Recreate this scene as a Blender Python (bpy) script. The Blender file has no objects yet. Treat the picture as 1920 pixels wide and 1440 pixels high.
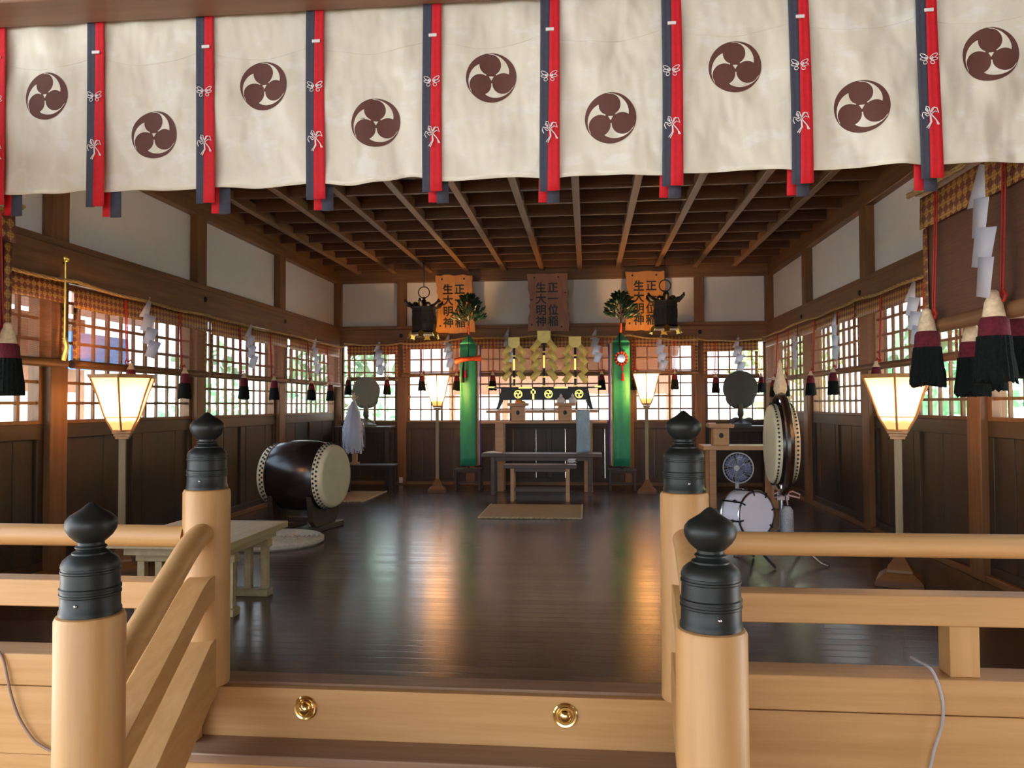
import bpy, bmesh, math, random
from mathutils import Vector, Matrix
random.seed(7)
S = bpy.context.scene
COL = S.collection
PI = math.pi
# ------------------------------------------------------------------ camera
F = 1450.0; H = 1.35; RHO = 0.0044
_vx = 140 - RHO*38; _vy = 38 + RHO*140
AL = math.atan(_vy/F); TH = math.atan(_vx/(F/math.cos(AL)))
FW = Vector((-math.sin(TH)*math.cos(AL), math.cos(TH)*math.cos(AL), math.sin(AL)))
_rt = Vector((math.cos(TH), math.sin(TH), 0))
_up = Vector((math.sin(TH)*math.sin(AL), -math.cos(TH)*math.sin(AL), math.cos(AL)))
RT = math.cos(RHO)*_rt - math.sin(RHO)*_up
UP = math.sin(RHO)*_rt + math.cos(RHO)*_up
EYE = Vector((0, 0, H))
def ray(x, y): return FW + (x-960)/F*RT + (720-y)/F*UP
def aY(x, y, Y): d = ray(x, y); return EYE + d*(Y/d.y)
def aX(x, y, X): d = ray(x, y); return EYE + d*(X/d.x)
def aZ(x, y, Z=0.0): d = ray(x, y); return EYE + d*((Z-H)/d.z)
cam = bpy.data.cameras.new('camera'); cam.sensor_fit = 'HORIZONTAL'
cam.sensor_width = 36; cam.lens = 36*F/1920; cam.clip_start = .05; cam.clip_end = 300
co = bpy.data.objects.new('camera', cam); COL.objects.link(co)
M = Matrix.Identity(4)
for i in range(3):
    M[i][0] = RT[i]; M[i][1] = UP[i]; M[i][2] = -FW[i]; M[i][3] = EYE[i]
co.matrix_world = M
S.camera = co
# ------------------------------------------------------------------ materials
def lin(c):
    if isinstance(c, str):
        c = c.lstrip('#'); c = [int(c[i:i+2], 16)/255 for i in (0, 2, 4)]
        c = [v/12.92 if v <= .04045 else ((v+.055)/1.055)**2.4 for v in c]
    return (c[0], c[1], c[2], 1)
def nm(name):
    m = bpy.data.materials.new(name); m.use_nodes = True
    n = m.node_tree.nodes; l = m.node_tree.links
    return m, n, l, n['Principled BSDF']
def objc(n, l, scale=(1, 1, 1), rot=(0, 0, 0)):
    t = n.new('ShaderNodeTexCoord'); mp = n.new('ShaderNodeMapping')
    l.new(t.outputs['Object'], mp.inputs['Vector'])
    mp.inputs['Scale'].default_value = scale; mp.inputs['Rotation'].default_value = rot
    return mp.outputs['Vector']
def ramp(n, l, fac, stops):
    r = n.new('ShaderNodeValToRGB'); e = r.color_ramp.elements
    while len(e) < len(stops): e.new(.5)
    for el, (p, c) in zip(e, stops): el.position = p; el.color = c
    l.new(fac, r.inputs['Fac']); return r.outputs['Color']
def bump(n, l, b, h, dist=.01, st=.3):
    k = n.new('ShaderNodeBump'); k.inputs['Distance'].default_value = dist; k.inputs['Strength'].default_value = st
    l.new(h, k.inputs['Height']); l.new(k.outputs['Normal'], b.inputs['Normal'])
def noise(n, l, vec, sc, det=3, rough=.55):
    t = n.new('ShaderNodeTexNoise'); t.inputs['Scale'].default_value = sc; t.inputs['Detail'].default_value = det
    t.inputs['Roughness'].default_value = rough; l.new(vec, t.inputs['Vector']); return t.outputs['Fac']
def plain(name, c, rough=.6, metal=0, var=.12, sc=9, spec=.5, trans=0, sheen=0, bmp=0):
    m, n, l, b = nm(name); c = lin(c)
    f = noise(n, l, objc(n, l), sc)
    a = tuple(v*(1-var) for v in c[:3])+(1,); d = tuple(min(1, v*(1+var)) for v in c[:3])+(1,)
    l.new(ramp(n, l, f, [(.3, a), (.7, d)]), b.inputs['Base Color'])
    b.inputs['Roughness'].default_value = rough; b.inputs['Metallic'].default_value = metal
    b.inputs['Specular IOR Level'].default_value = spec
    if sheen: b.inputs['Sheen Weight'].default_value = sheen
    if bmp: bump(n, l, b, f, .01, bmp)
    return m
def wood(name, c1, c2, rough=.5, axis='X', grain=1.0, spec=.4, bm=.15):
    m, n, l, b = nm(name)
    s = {'X': (.7, 16, 16), 'Y': (16, .7, 16), 'Z': (16, 16, .7)}[axis]
    v = objc(n, l, tuple(k*grain for k in s))
    f = noise(n, l, v, 1.3, 5, .62)
    f2 = noise(n, l, objc(n, l, (1, 1, 1)), 1.1, 2)
    mx = n.new('ShaderNodeMath'); mx.operation = 'MULTIPLY_ADD'; mx.inputs[1].default_value = .45
    l.new(f2, mx.inputs[0]); l.new(f, mx.inputs[2])
    oi = n.new('ShaderNodeObjectInfo'); m2 = n.new('ShaderNodeMath'); m2.operation = 'MULTIPLY_ADD'
    m2.inputs[1].default_value = .16; l.new(oi.outputs['Random'], m2.inputs[0]); l.new(mx.outputs[0], m2.inputs[2])
    l.new(ramp(n, l, m2.outputs[0], [(.5, lin(c1)), (1.05, lin(c2))]), b.inputs['Base Color'])
    b.inputs['Roughness'].default_value = rough; b.inputs['Specular IOR Level'].default_value = spec
    bump(n, l, b, f, .004, bm)
    return m
W = {}
for ax in 'XYZ':
    W['pale'+ax] = wood('pale_cypress_'+ax, (.56, .325, .135), (.43, .225, .078), .45, ax)
    W['mid'+ax] = wood('brown_timber_'+ax, (.225, .108, .040), (.115, .050, .018), .5, ax)
    W['dark'+ax] = wood('dark_board_'+ax, (.046, .027, .015), (.025, .014, .0075), .5, ax)
W['roll'] = wood('rolled_bamboo', (.27, .14, .06), (.15, .07, .028), .5, 'X', 2.0)
W['lintel'] = wood('reddish_lintel_wood', (.30, .175, .115), (.23, .125, .08), .5, 'X')
W['tread'] = wood('grazing_shade_tread_wood', (.30, .18, .11), (.19, .105, .06), .4, 'X')  # same cypress as the risers, painted darker for its grazing look
W['ceil'] = wood('ceiling_board_wood', (.085, .034, .016), (.04, .016, .008), .6, 'Y')
W['ceilbar'] = wood('ceiling_bar_wood', (.25, .135, .06), (.15, .078, .034), .5, 'Y')
W['ceilbarX'] = wood('ceiling_crossbar_wood', (.17, .075, .033), (.10, .042, .019), .5, 'X')
W['altar'] = wood('altar_wood', (.60, .33, .16), (.45, .23, .10), .45, 'X')
W['old'] = wood('weathered_table_wood', (.12, .085, .065), (.07, .047, .036), .5, 'X')
W['bench'] = wood('grey_bench_wood', (.46, .37, .20), (.32, .24, .12), .5, 'Y')
W['plaque'] = wood('plaque_wood', (.66, .30, .06), (.46, .18, .035), .4, 'Z')
W['plaqued'] = wood('darker_plaque_wood', (.27, .105, .035), (.15, .055, .02), .4, 'Z')
W['lant'] = wood('lantern_frame_wood', (.55, .30, .12), (.40, .19, .07), .45, 'Z')
W['pole'] = wood('lantern_pole_wood', (.32, .235, .12), (.23, .16, .075), .45, 'Z')
P = {}
P['plaster'] = plain('white_plaster', (.76, .735, .70), .9, var=.03, sc=2)
P['bronze'] = plain('dark_bronze', (.013, .0155, .0145), .45, .2, var=.15, spec=.4)
P['brass'] = plain('polished_brass', (.80, .58, .24), .16, 1, var=.05)
P['black'] = plain('black_lacquer', (.005, .005, .006), .38, var=.1, spec=.25)
P['gold'] = plain('gold_leaf', (.86, .66, .16), .3, 1, var=.1)
P['goldpaper'] = plain('gold_paper', (.90, .80, .26), .4, .1, var=.08, sc=40)
P['paper'] = plain('white_paper', (.80, .80, .80), .8, var=.03)
def translucent(mat_, fac, col):
    n = mat_.node_tree.nodes; l = mat_.node_tree.links
    tl = n.new('ShaderNodeBsdfTranslucent'); tl.inputs['Color'].default_value = lin(col)
    ms = n.new('ShaderNodeMixShader'); ms.inputs[0].default_value = fac
    l.new(n['Principled BSDF'].outputs[0], ms.inputs[1]); l.new(tl.outputs[0], ms.inputs[2]); l.new(ms.outputs[0], n['Material Output'].inputs['Surface'])
P['thinpaper'] = plain('thin_white_paper', (.82, .82, .84), .8, var=.03); translucent(P['thinpaper'], .65, (.80, .83, .95))
P['navy'] = plain('navy_cloth', (.052, .056, .085), .8, var=.1, sc=60)
P['red'] = plain('red_cloth', (.62, .008, .018), .75, var=.08, sc=60)
P['white'] = plain('white_thread', (.82, .80, .80), .8, var=.03)
P['crest'] = plain('crest_brown', (.115, .040, .028), .7, var=.05, sc=80)
P['cream'] = plain('cream_cord', (.66, .52, .33), .8, var=.2, sc=50)
P['crimson'] = plain('crimson_fringe', (.10, .006, .014), .95, var=.3, sc=70, bmp=.4)
P['fringe'] = plain('blackish_green_fringe', (.0045, .0065, .006), 1, var=.4, spec=.2, sc=70, bmp=.5)
P['redcord'] = plain('red_cord', (.42, .020, .012), .7, var=.15, sc=80)
P['straw'] = plain('straw_rope', (.40, .26, .10), .85, var=.35, sc=60, bmp=.6)
P['skin'] = plain('drum_skin', (.68, .60, .40), .5, var=.06, sc=6)
P['drum'] = plain('drum_lacquer', (.016, .009, .009), .22, var=.25, sc=3)
P['drumring'] = plain('drum_ring_lacquer', (.030, .013, .008), .25, var=.25, sc=3)
P['iron'] = plain('iron_tack', (.012, .012, .012), .45, .3)
P['chrome'] = plain('chrome', (.62, .62, .64), .2, 1, var=.05)
P['steel'] = plain('grey_plastic', (.36, .37, .40), .4, var=.05)
P['fanblue'] = plain('blue_fan_blade', (.16, .17, .30), .25, var=.1)
P['drumwhite'] = plain('white_drumhead', (.74, .76, .86), .5, var=.02)
P['mat'] = plain('beige_mat', (.36, .24, .11), .85, var=.12, sc=30)
P['matlight'] = plain('mat_cord', (.55, .44, .26), .85, var=.1, sc=30)
P['enza'] = plain('woven_straw', (.55, .50, .40), .85, var=.15, sc=40)
P['green'] = plain('green_silk', (.010, .26, .13), .5, var=.1, sc=12, sheen=.3)
P['orange'] = plain('orange_silk', (.85, .22, .03), .55, var=.08)
P['orangered'] = plain('vermilion_brocade', (.70, .09, .015), .6, var=.4, sc=60)
P['purple'] = plain('purple_silk', (.12, .05, .36), .6)
P['yellow'] = plain('yellow_silk', (.85, .55, .10), .6)
P['leaf'] = plain('sakaki_leaf', (.012, .05, .026), .35, var=.5, sc=25)
P['lampmetal'] = plain('lantern_bronze', (.028, .024, .022), .4, .4, var=.3, sc=30)
P['fruit'] = plain('orange_fruit', (.85, .30, .02), .45, var=.1)
P['china'] = plain('white_china', (.72, .75, .78), .2, var=.04)
P['mirror'] = plain('dim_mirror_bronze', (.085, .088, .066), .45, .3, var=.1)
P['mirrordark'] = plain('dark_mirror_bronze', (.028, .025, .021), .5, .2, var=.1)
P['ink'] = plain('black_ink', (.008, .008, .008), .6)
P['cable'] = plain('grey_cable', (.36, .35, .36), .6)
P['cablegrey'] = plain('brown_grey_cable', (.26, .17, .13), .6)
P['silver'] = plain('silver_grey_fringe', (.30, .31, .34), .6, var=.3, sc=80)
P['pinkcord'] = plain('pink_grey_cord', (.45, .30, .30), .7)
P['gravel'] = plain('pale_gravel', (.58, .56, .52), .95, var=.12, sc=30)
P['outwall'] = plain('outer_wall_plaster', (.75, .72, .66), .9, var=.04)
P['outwood'] = plain('outer_brown_timber', (.30, .13, .07), .7, var=.2, sc=4)
P['roof'] = plain('brown_roof_tile', (.20, .10, .07), .7, var=.2)
P['glassblue'] = plain('blue_roof_sheet', (.10, .22, .55), .4)
P['trunk'] = plain('tree_bark', (.16, .11, .07), .9, var=.3)
def leafmat(name, c1, c2):
    m, n, l, b = nm(name)
    f = noise(n, l, objc(n, l), 2.5, 4)
    l.new(ramp(n, l, f, [(.35, lin(c1)), (.7, lin(c2))]), b.inputs['Base Color'])
    b.inputs['Roughness'].default_value = .6
    return m
P['hedge'] = leafmat('hedge_leaf', (.20, .42, .24), (.50, .70, .48))
P['tree'] = leafmat('tree_leaf', (.42, .58, .25), (.78, .86, .52))
# marbled pale blue cloth
m, n, l, b = nm('pale_blue_marbled_cloth')
f = noise(n, l, objc(n, l, (6, 6, 3.5), (0, .6, 0)), 1.6, 5, .7)
l.new(ramp(n, l, f, [(.40, lin((.66, .74, .80))), (.5, lin((.36, .47, .58))), (.60, lin((.64, .73, .80)))]), b.inputs['Base Color'])
b.inputs['Roughness'].default_value = .6; P['marble'] = m; marble_ = m
translucent(P['marble'], .6, (.72, .84, .92))
P['paving'] = plain('shaded_stone_paving', (.13, .125, .115), .8, var=.2, sc=2)  # low albedo so the front gets less bounced light
# floor: narrow boards running left to right, worn gloss
m, n, l, b = nm('dark_glossy_floor_boards')
t = n.new('ShaderNodeTexCoord'); sp = n.new('ShaderNodeSeparateXYZ'); l.new(t.outputs['Object'], sp.inputs[0])
dv = n.new('ShaderNodeMath'); dv.operation = 'DIVIDE'; dv.inputs[1].default_value = .105; l.new(sp.outputs['Y'], dv.inputs[0])
fr = n.new('ShaderNodeMath'); fr.operation = 'FRACT'; l.new(dv.outputs[0], fr.inputs[0])
fl = n.new('ShaderNodeMath'); fl.operation = 'FLOOR'; l.new(dv.outputs[0], fl.inputs[0])
wn = n.new('ShaderNodeTexWhiteNoise'); wn.noise_dimensions = '1D'; l.new(fl.outputs[0], wn.inputs['W'])
g = noise(n, l, objc(n, l, (.8, 22, 10)), 1.4, 4, .6)
ad = n.new('ShaderNodeMath'); ad.operation = 'MULTIPLY_ADD'; ad.inputs[1].default_value = .5
l.new(wn.outputs['Value'], ad.inputs[0]); l.new(g, ad.inputs[2])
cb = ramp(n, l, ad.outputs[0], [(.35, lin((.062, .035, .023))), (1.1, lin((.095, .055, .036)))])
seam = ramp(n, l, fr.outputs[0], [(.0, (0, 0, 0, 1)), (.05, (1, 1, 1, 1)), (.95, (1, 1, 1, 1)), (1, (0, 0, 0, 1))])
mx = n.new('ShaderNodeMix'); mx.data_type = 'RGBA'; mx.inputs[6].default_value = (.012, .007, .005, 1)
l.new(seam, mx.inputs[0]); l.new(cb, mx.inputs[7]); l.new(mx.outputs[2], b.inputs['Base Color'])
rr = ramp(n, l, wn.outputs['Value'], [(0, (.22, .22, .22, 1)), (1, (.27, .27, .27, 1))]); l.new(rr, b.inputs['Roughness'])
b.inputs['Specular IOR Level'].default_value = .5
hh = n.new('ShaderNodeMath'); hh.operation = 'MULTIPLY_ADD'; hh.inputs[1].default_value = .35
l.new(g, hh.inputs[0]); l.new(seam, hh.inputs[2]); bump(n, l, b, hh.outputs[0], .003, .15); P['floor'] = m
# curtain satin with woven cloud pattern
m, n, l, b = nm('cream_satin_cloud_brocade')
v = objc(n, l, (5.2, 5.2, 8.5))  # unseen dark ground added to dim light bounced onto the front
f = noise(n, l, v, 1.15, 6, .62)
v2 = noise(n, l, objc(n, l, (60, 60, 60)), 2.0, 2)
c = ramp(n, l, f, [(.535, lin((.76, .725, .60))), (.62, lin((.81, .79, .71)))])
l.new(c, b.inputs['Base Color'])
r_ = ramp(n, l, f, [(.53, (.36, .36, .36, 1)), (.60, (.55, .55, .55, 1))]); l.new(r_, b.inputs['Roughness'])
b.inputs['Sheen Weight'].default_value = .25
f3 = noise(n, l, objc(n, l, (7, 7, 4)), 1.0, 2)
bump(n, l, b, f3, .06, .6); P['satin'] = m
# gold / dark red lozenge brocade
m, n, l, b = nm('gold_and_red_lozenge_brocade')
v = objc(n, l, (1, 1, 1), (0, PI/4, 0))
ck = n.new('ShaderNodeTexChecker'); ck.inputs['Scale'].default_value = 1/.042; l.new(v, ck.inputs['Vector'])
ck.inputs['Color1'].default_value = (.50, .27, .055, 1); ck.inputs['Color2'].default_value = (.19, .042, .030, 1)
ck2 = n.new('ShaderNodeTexChecker'); ck2.inputs['Scale'].default_value = 1/.0105; l.new(v, ck2.inputs['Vector'])
ck2.inputs['Color1'].default_value = (1, 1, 1, 1); ck2.inputs['Color2'].default_value = (.55, .5, .45, 1)
mx = n.new('ShaderNodeMix'); mx.data_type = 'RGBA'; mx.blend_type = 'MULTIPLY'; mx.inputs[0].default_value = 1
l.new(ck.outputs['Color'], mx.inputs[6]); l.new(ck2.outputs['Color'], mx.inputs[7])
l.new(mx.outputs[2], b.inputs['Base Color']); b.inputs['Roughness'].default_value = .5; P['brocade'] = m
# split-bamboo blind: thin slats with open gaps between them
def blindmat(name, gap, c1=(.24, .095, .045), c2=(.40, .17, .08)):
    m, n, l, b = nm(name)
    t = n.new('ShaderNodeTexCoord'); sp = n.new('ShaderNodeSeparateXYZ'); l.new(t.outputs['Object'], sp.inputs[0])
    dv = n.new('ShaderNodeMath'); dv.operation = 'DIVIDE'; dv.inputs[1].default_value = .0055; l.new(sp.outputs['Z'], dv.inputs[0])
    fr = n.new('ShaderNodeMath'); fr.operation = 'FRACT'; l.new(dv.outputs[0], fr.inputs[0])
    lt = n.new('ShaderNodeMath'); lt.operation = 'LESS_THAN'; lt.inputs[1].default_value = gap; l.new(fr.outputs[0], lt.inputs[0])
    f = noise(n, l, objc(n, l, (3, 3, 90)), 1.5, 3)
    l.new(ramp(n, l, f, [(.3, lin(c1)), (.7, lin(c2))]), b.inputs['Base Color'])
    b.inputs['Roughness'].default_value = .6
    tr = n.new('ShaderNodeBsdfTransparent'); ms = n.new('ShaderNodeMixShader')
    l.new(lt.outputs[0], ms.inputs[0]); l.new(b.outputs[0], ms.inputs[1]); l.new(tr.outputs[0], ms.inputs[2])
    l.new(ms.outputs[0], n['Material Output'].inputs['Surface'])
    return m
P['blind'] = blindmat('split_bamboo_open', .29)
P['blindthick'] = blindmat('split_bamboo_close', -1, (.085, .034, .018), (.14, .058, .03))
# window glass: clear sheet with a soft reflection
m, n, l, b = nm('window_glass')
tr = n.new('ShaderNodeBsdfTransparent'); gl = n.new('ShaderNodeBsdfGlossy'); gl.inputs['Roughness'].default_value = .03
tr.inputs['Color'].default_value = (.95, .97, .96, 1)
fz = n.new('ShaderNodeFresnel'); fz.inputs['IOR'].default_value = 1.35
nz = noise(n, l, objc(n, l), 1.2); bp = n.new('ShaderNodeBump'); bp.inputs['Strength'].default_value = .02
l.new(nz, bp.inputs['Height']); l.new(bp.outputs[0], gl.inputs['Normal'])
ge = n.new('ShaderNodeNewGeometry'); sb = n.new('ShaderNodeMath'); sb.operation = 'MULTIPLY_ADD'; sb.inputs[1].default_value = -1; sb.inputs[2].default_value = 1
l.new(ge.outputs['Backfacing'], sb.inputs[0]); ml = n.new('ShaderNodeMath'); ml.operation = 'MULTIPLY'
l.new(sb.outputs[0], ml.inputs[0]); l.new(fz.outputs[0], ml.inputs[1])
ms = n.new('ShaderNodeMixShader'); l.new(ml.outputs[0], ms.inputs[0]); l.new(tr.outputs[0], ms.inputs[1]); l.new(gl.outputs[0], ms.inputs[2])
l.new(ms.outputs[0], n['Material Output'].inputs['Surface']); P['glass'] = m
# lantern paper, lit from within
def papermat(name, e):
    m, n, l, b = nm(name)
    f = noise(n, l, objc(n, l), 30)
    l.new(ramp(n, l, f, [(.3, lin((.80, .62, .38))), (.7, lin((.88, .72, .48)))]), b.inputs['Base Color'])
    b.inputs['Roughness'].default_value = .8
    b.inputs['Emission Color'].default_value = (1, .58, .20, 1); b.inputs['Emission Strength'].default_value = e
    tl = n.new('ShaderNodeBsdfTranslucent'); tl.inputs['Color'].default_value = (1, .82, .58, 1)
    ms = n.new('ShaderNodeMixShader'); ms.inputs[0].default_value = .5
    l.new(b.outputs[0], ms.inputs[1]); l.new(tl.outputs[0], ms.inputs[2])
    l.new(ms.outputs[0], n['Material Output'].inputs['Surface'])
    return m
P['lamp'] = papermat('lit_lantern_paper', .5)
# woven circles for the round mat handled in geometry
# ------------------------------------------------------------------ mesh helper
class MB:
    def __init__(s): s.v = []; s.f = []; s.m = []; s.c = 0
    def mat(s, i): s.c = i; return s
    def add(s, v, f):
        k = len(s.v); s.v += [tuple(p) for p in v]
        for q in f: s.f.append([k+i for i in q]); s.m.append(s.c)
        return s
    def box(s, x0, x1, y0, y1, z0, z1):
        v = [(x, y, z) for z in (z0, z1) for y in (y0, y1) for x in (x0, x1)]
        return s.add(v, [(0, 2, 3, 1), (4, 5, 7, 6), (0, 1, 5, 4), (2, 6, 7, 3), (0, 4, 6, 2), (1, 3, 7, 5)])
    def obox(s, c, sz, rot):
        c = Vector(c); h = [k/2 for k in sz]
        v = [c + rot @ Vector((x*h[0], y*h[1], z*h[2])) for z in (-1, 1) for y in (-1, 1) for x in (-1, 1)]
        return s.add(v, [(0, 2, 3, 1), (4, 5, 7, 6), (0, 1, 5, 4), (2, 6, 7, 3), (0, 4, 6, 2), (1, 3, 7, 5)])
    def bar(s, p0, p1, w, h, up=(0, 0, 1)):
        p0 = Vector(p0); p1 = Vector(p1); d = (p1-p0).normalized(); u = Vector(up)
        r = d.cross(u)
        if r.length < 1e-4: r = d.cross(Vector((1, 0, 0)))
        r.normalize(); u = r.cross(d)
        v = []
        for p in (p0, p1):
            for a, b in ((-1, -1), (1, -1), (1, 1), (-1, 1)): v.append(p + r*a*w/2 + u*b*h/2)
        return s.add(v, [(3, 2, 1, 0), (4, 5, 6, 7), (0, 1, 5, 4), (1, 2, 6, 5), (2, 3, 7, 6), (3, 0, 4, 7)])
    def tube(s, pts, r, n=8, closed=False, flat=1.0, cap=True):
        pts = [Vector(p) for p in pts]; N = len(pts)
        rr = r if isinstance(r, (list, tuple)) else [r]*N
        T = []
        for i in range(N):
            a = pts[(i-1) % N] if (closed or i) else pts[0]; b = pts[(i+1) % N] if (closed or i < N-1) else pts[-1]
            T.append((b-a).normalized())
        u = T[0].cross(Vector((0, 0, 1)))
        if u.length < .01: u = T[0].cross(Vector((0, 1, 0)))
        u.normalize(); V = []
        for i in range(N):
            u = (u - T[i]*u.dot(T[i])).normalized(); w = T[i].cross(u)
            for k in range(n):
                a = 2*PI*k/n; V.append(pts[i] + (u*math.cos(a)*flat + w*math.sin(a))*rr[i])
        Fc = []
        for i in range(N if closed else N-1):
            j = (i+1) % N
            for k in range(n):
                q = (k+1) % n; Fc.append((i*n+k, i*n+q, j*n+q, j*n+k))
        if not closed and cap: Fc.append(tuple(range(n-1, -1, -1))); Fc.append(tuple((N-1)*n+k for k in range(n)))
        return s.add(V, Fc)
    def cyl(s, p0, p1, r0, r1=None, n=16, cap=True):
        return s.tube([p0, p1], [r0, r0 if r1 is None else r1], n, cap=cap)
    def lathe(s, prof, n=24, mtx=None, off=(0, 0, 0)):
        mtx = mtx or Matrix.Identity(3); off = Vector(off); V = []; ring = []
        for r, z in prof:
            if r < 1e-6: ring.append([len(V)]); V.append(off + mtx @ Vector((0, 0, z)))
            else:
                ring.append(list(range(len(V), len(V)+n)))
                for k in range(n):
                    a = 2*PI*k/n; V.append(off + mtx @ Vector((r*math.cos(a), r*math.sin(a), z)))
        Fc = []
        for a, b in zip(ring, ring[1:]):
            for k in range(n):
                q = (k+1) % n
                if len(a) == 1 and len(b) == 1: break
                if len(a) == 1: Fc.append((a[0], b[q], b[k]))
                elif len(b) == 1: Fc.append((a[k], a[q], b[0]))
                else: Fc.append((a[k], a[q], b[q], b[k]))
        if len(ring[0]) > 1: Fc.append(tuple(reversed(ring[0])))
        if len(ring[-1]) > 1: Fc.append(tuple(ring[-1]))
        return s.add(V, Fc)
    def ball(s, c, r, n=12, sz=(1, 1, 1)):
        pr = [(r*math.sin(PI*i/(n//2)), -r*math.cos(PI*i/(n//2))) for i in range(n//2+1)]
        pr[0] = (0, -r); pr[-1] = (0, r)
        return s.lathe(pr, n, Matrix.Diagonal(Vector(sz)), c)
    def prism(s, poly, d0, d1, fn):
        n = len(poly); V = [fn(a, b, d0) for a, b in poly] + [fn(a, b, d1) for a, b in poly]
        Fc = [tuple(range(n-1, -1, -1)), tuple(range(n, 2*n))] + [(i, (i+1) % n, n+(i+1) % n, n+i) for i in range(n)]
        return s.add(V, Fc)
    def sheet(s, fn, nu, nv):
        V = [fn(i/nu, j/nv) for j in range(nv+1) for i in range(nu+1)]
        return s.add(V, [(j*(nu+1)+i, j*(nu+1)+i+1, (j+1)*(nu+1)+i+1, (j+1)*(nu+1)+i) for j in range(nv) for i in range(nu)])
    def build(s, name, mat, parent=None, label=None, bev=0, sharp=38, thick=0, recalc=True):
        me = bpy.data.meshes.new(name); me.from_pydata(s.v, [], s.f)
        mats = mat if isinstance(mat, (list, tuple)) else [mat]
        for k in mats: me.materials.append(k)
        me.polygons.foreach_set('material_index', s.m)
        if recalc:
            b = bmesh.new(); b.from_mesh(me); bmesh.ops.recalc_face_normals(b, faces=b.faces); b.to_mesh(me); b.free()
        me.polygons.foreach_set('use_smooth', [True]*len(me.polygons))
        me.set_sharp_from_angle(angle=math.radians(sharp))
        o = bpy.data.objects.new(name, me); COL.objects.link(o)
        if parent: o.parent = parent
        if label: o['label'] = label
        if bev:
            q = o.modifiers.new('bevel', 'BEVEL'); q.width = bev; q.segments = 2; q.limit_method = 'ANGLE'; q.angle_limit = math.radians(40)
        if thick:
            q = o.modifiers.new('solid', 'SOLIDIFY'); q.thickness = thick; q.offset = 0
        return o
def tag(o, label, cat, group=None, kind=None):
    o['label'] = label; o['category'] = cat
    if group: o['group'] = group
    if kind: o['kind'] = kind
    return o
def thing(name, label, cat, loc=(0, 0, 0), rz=0, group=None):
    o = bpy.data.objects.new(name, None); COL.objects.link(o); o.empty_display_size = .1
    o.location = loc; o.rotation_euler = (0, 0, rz)
    return tag(o, label, cat, group)
def dup(root, loc, rz=None, label=None, group=None):
    def cp(o, par):
        c = o.copy(); COL.objects.link(c); c.parent = par
        for ch in [k for k in list(o.children)]: cp(ch, c)
        return c
    r = cp(root, None); r.location = loc
    if rz is not None: r.rotation_euler = (0, 0, rz)
    if label: r['label'] = label
    if group: r['group'] = group
    return r
def st(o): o['kind'] = 'structure'; return o
def nul(name, loc=(0, 0, 0), rz=0):
    o = bpy.data.objects.new(name, None); COL.objects.link(o); o.location = loc; o.rotation_euler = (0, 0, rz); return st(o)
WORLD, SUN, EXPO = 3.1, 24.0, 1.08
# ================================================================== THE HALL
XL, XR, YB, YF = -4.30, 3.02, 13.0, 3.62
CZ = 3.60                                    # underside of the coffer bars
fl = MB().box(XL-.2, XR+.2, 3.70, YB+.2, -.12, 0).build('floor', P['floor']); st(fl)
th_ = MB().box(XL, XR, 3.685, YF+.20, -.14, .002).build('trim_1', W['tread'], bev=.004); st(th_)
_w = [0]; _t = [1]
def tname(): _t[0] += 1; return 'trim_%d' % _t[0]
def bay(wall, u0, u1, sill, pitch, row, ztop, slits=(), plaster=(2.70, 3.45), lower=True):
    """one bay of a wall, built in the wall's own frame: u along it, +y outdoors"""
    _w[0] += 1
    w = nul('window_%d' % _w[0], wall.location, wall.rotation_euler.z)
    f = MB(); s = .055
    f.box(u0, u0+s, 0, .07, sill, ztop).box(u1-s, u1, 0, .07, sill, ztop)
    f.box(u0+s, u1-s, 0, .07, sill, sill+.03).box(u0+s, u1-s, 0, .07, ztop-.04, ztop)
    st(f.build('window_frame', W['midZ'], w, bev=.003))
    g = MB(); n = max(2, round((u1-u0-2*s)/pitch)); a, b = u0+s, u1-s
    for i in range(1, n):
        x = a+(b-a)*i/n; q = .017 if i % 3 == 0 else .010
        g.box(x-q, x+q, .018, .044, sill+.03, ztop-.04)
    z = sill+row
    while z < ztop-.08:
        g.box(a, b, .016, .044, z-.012, z+.012); z += row
    st(g.build('lattice', W['midZ'], w))
    st(MB().box(a, b, .05, .053, sill+.03, ztop-.04).build('pane', P['glass'], w))
    if lower:
        k = MB(); top = sill-.12
        cuts = [u0]+sorted(slits)+[u1]
        for i in range(len(cuts)-1):
            c0 = cuts[i]+(.0011 if i else 0); c1 = cuts[i+1]-(.0011 if i < len(cuts)-2 else 0)
            nb = max(1, round((c1-c0)/.3))
            for j in range(nb):
                p0 = c0+(c1-c0)*j/nb; p1 = c0+(c1-c0)*(j+1)/nb
                k.box(p0+(.002 if j else 0), p1, .02+.004*(j % 2), .05, .10, top+.02)
        st(k.build('wainscot_boards', W['darkZ'], wall, bev=.002))
        r = MB().box(u0, u1, -.005, .06, top, sill).box(u0, u1, -.005, .06, 0, .12)
        st(r.build('wainscot_rail', W['darkX'], wall, bev=.004))
        r = MB().box(u0, u0+.08, -.005, .06, .12, top).box(u1-.08, u1, -.005, .06, .12, top)
        if u1-u0 > 1.5:
            mm = (u0+u1)/2; r.box(mm-.045, mm+.045, -.002, .06, .12, top)
        st(r.build('wainscot_stile', W['darkZ'], wall, bev=.004))
    st(MB().box(u0-.09, u1+.09, .03, .12, plaster[0]-.06, plaster[1]+.03).build('plaster_panel', P['plaster'], wall))
def post(wall, u, w, y0=-.06, z1=3.46):
    o = nul(tname(), wall.location, wall.rotation_euler.z)
    st(MB().box(u-w/2, u+w/2, y0, .14, 0, z1).build('pillar', W['midZ'], o, bev=.006)); return o
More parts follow.
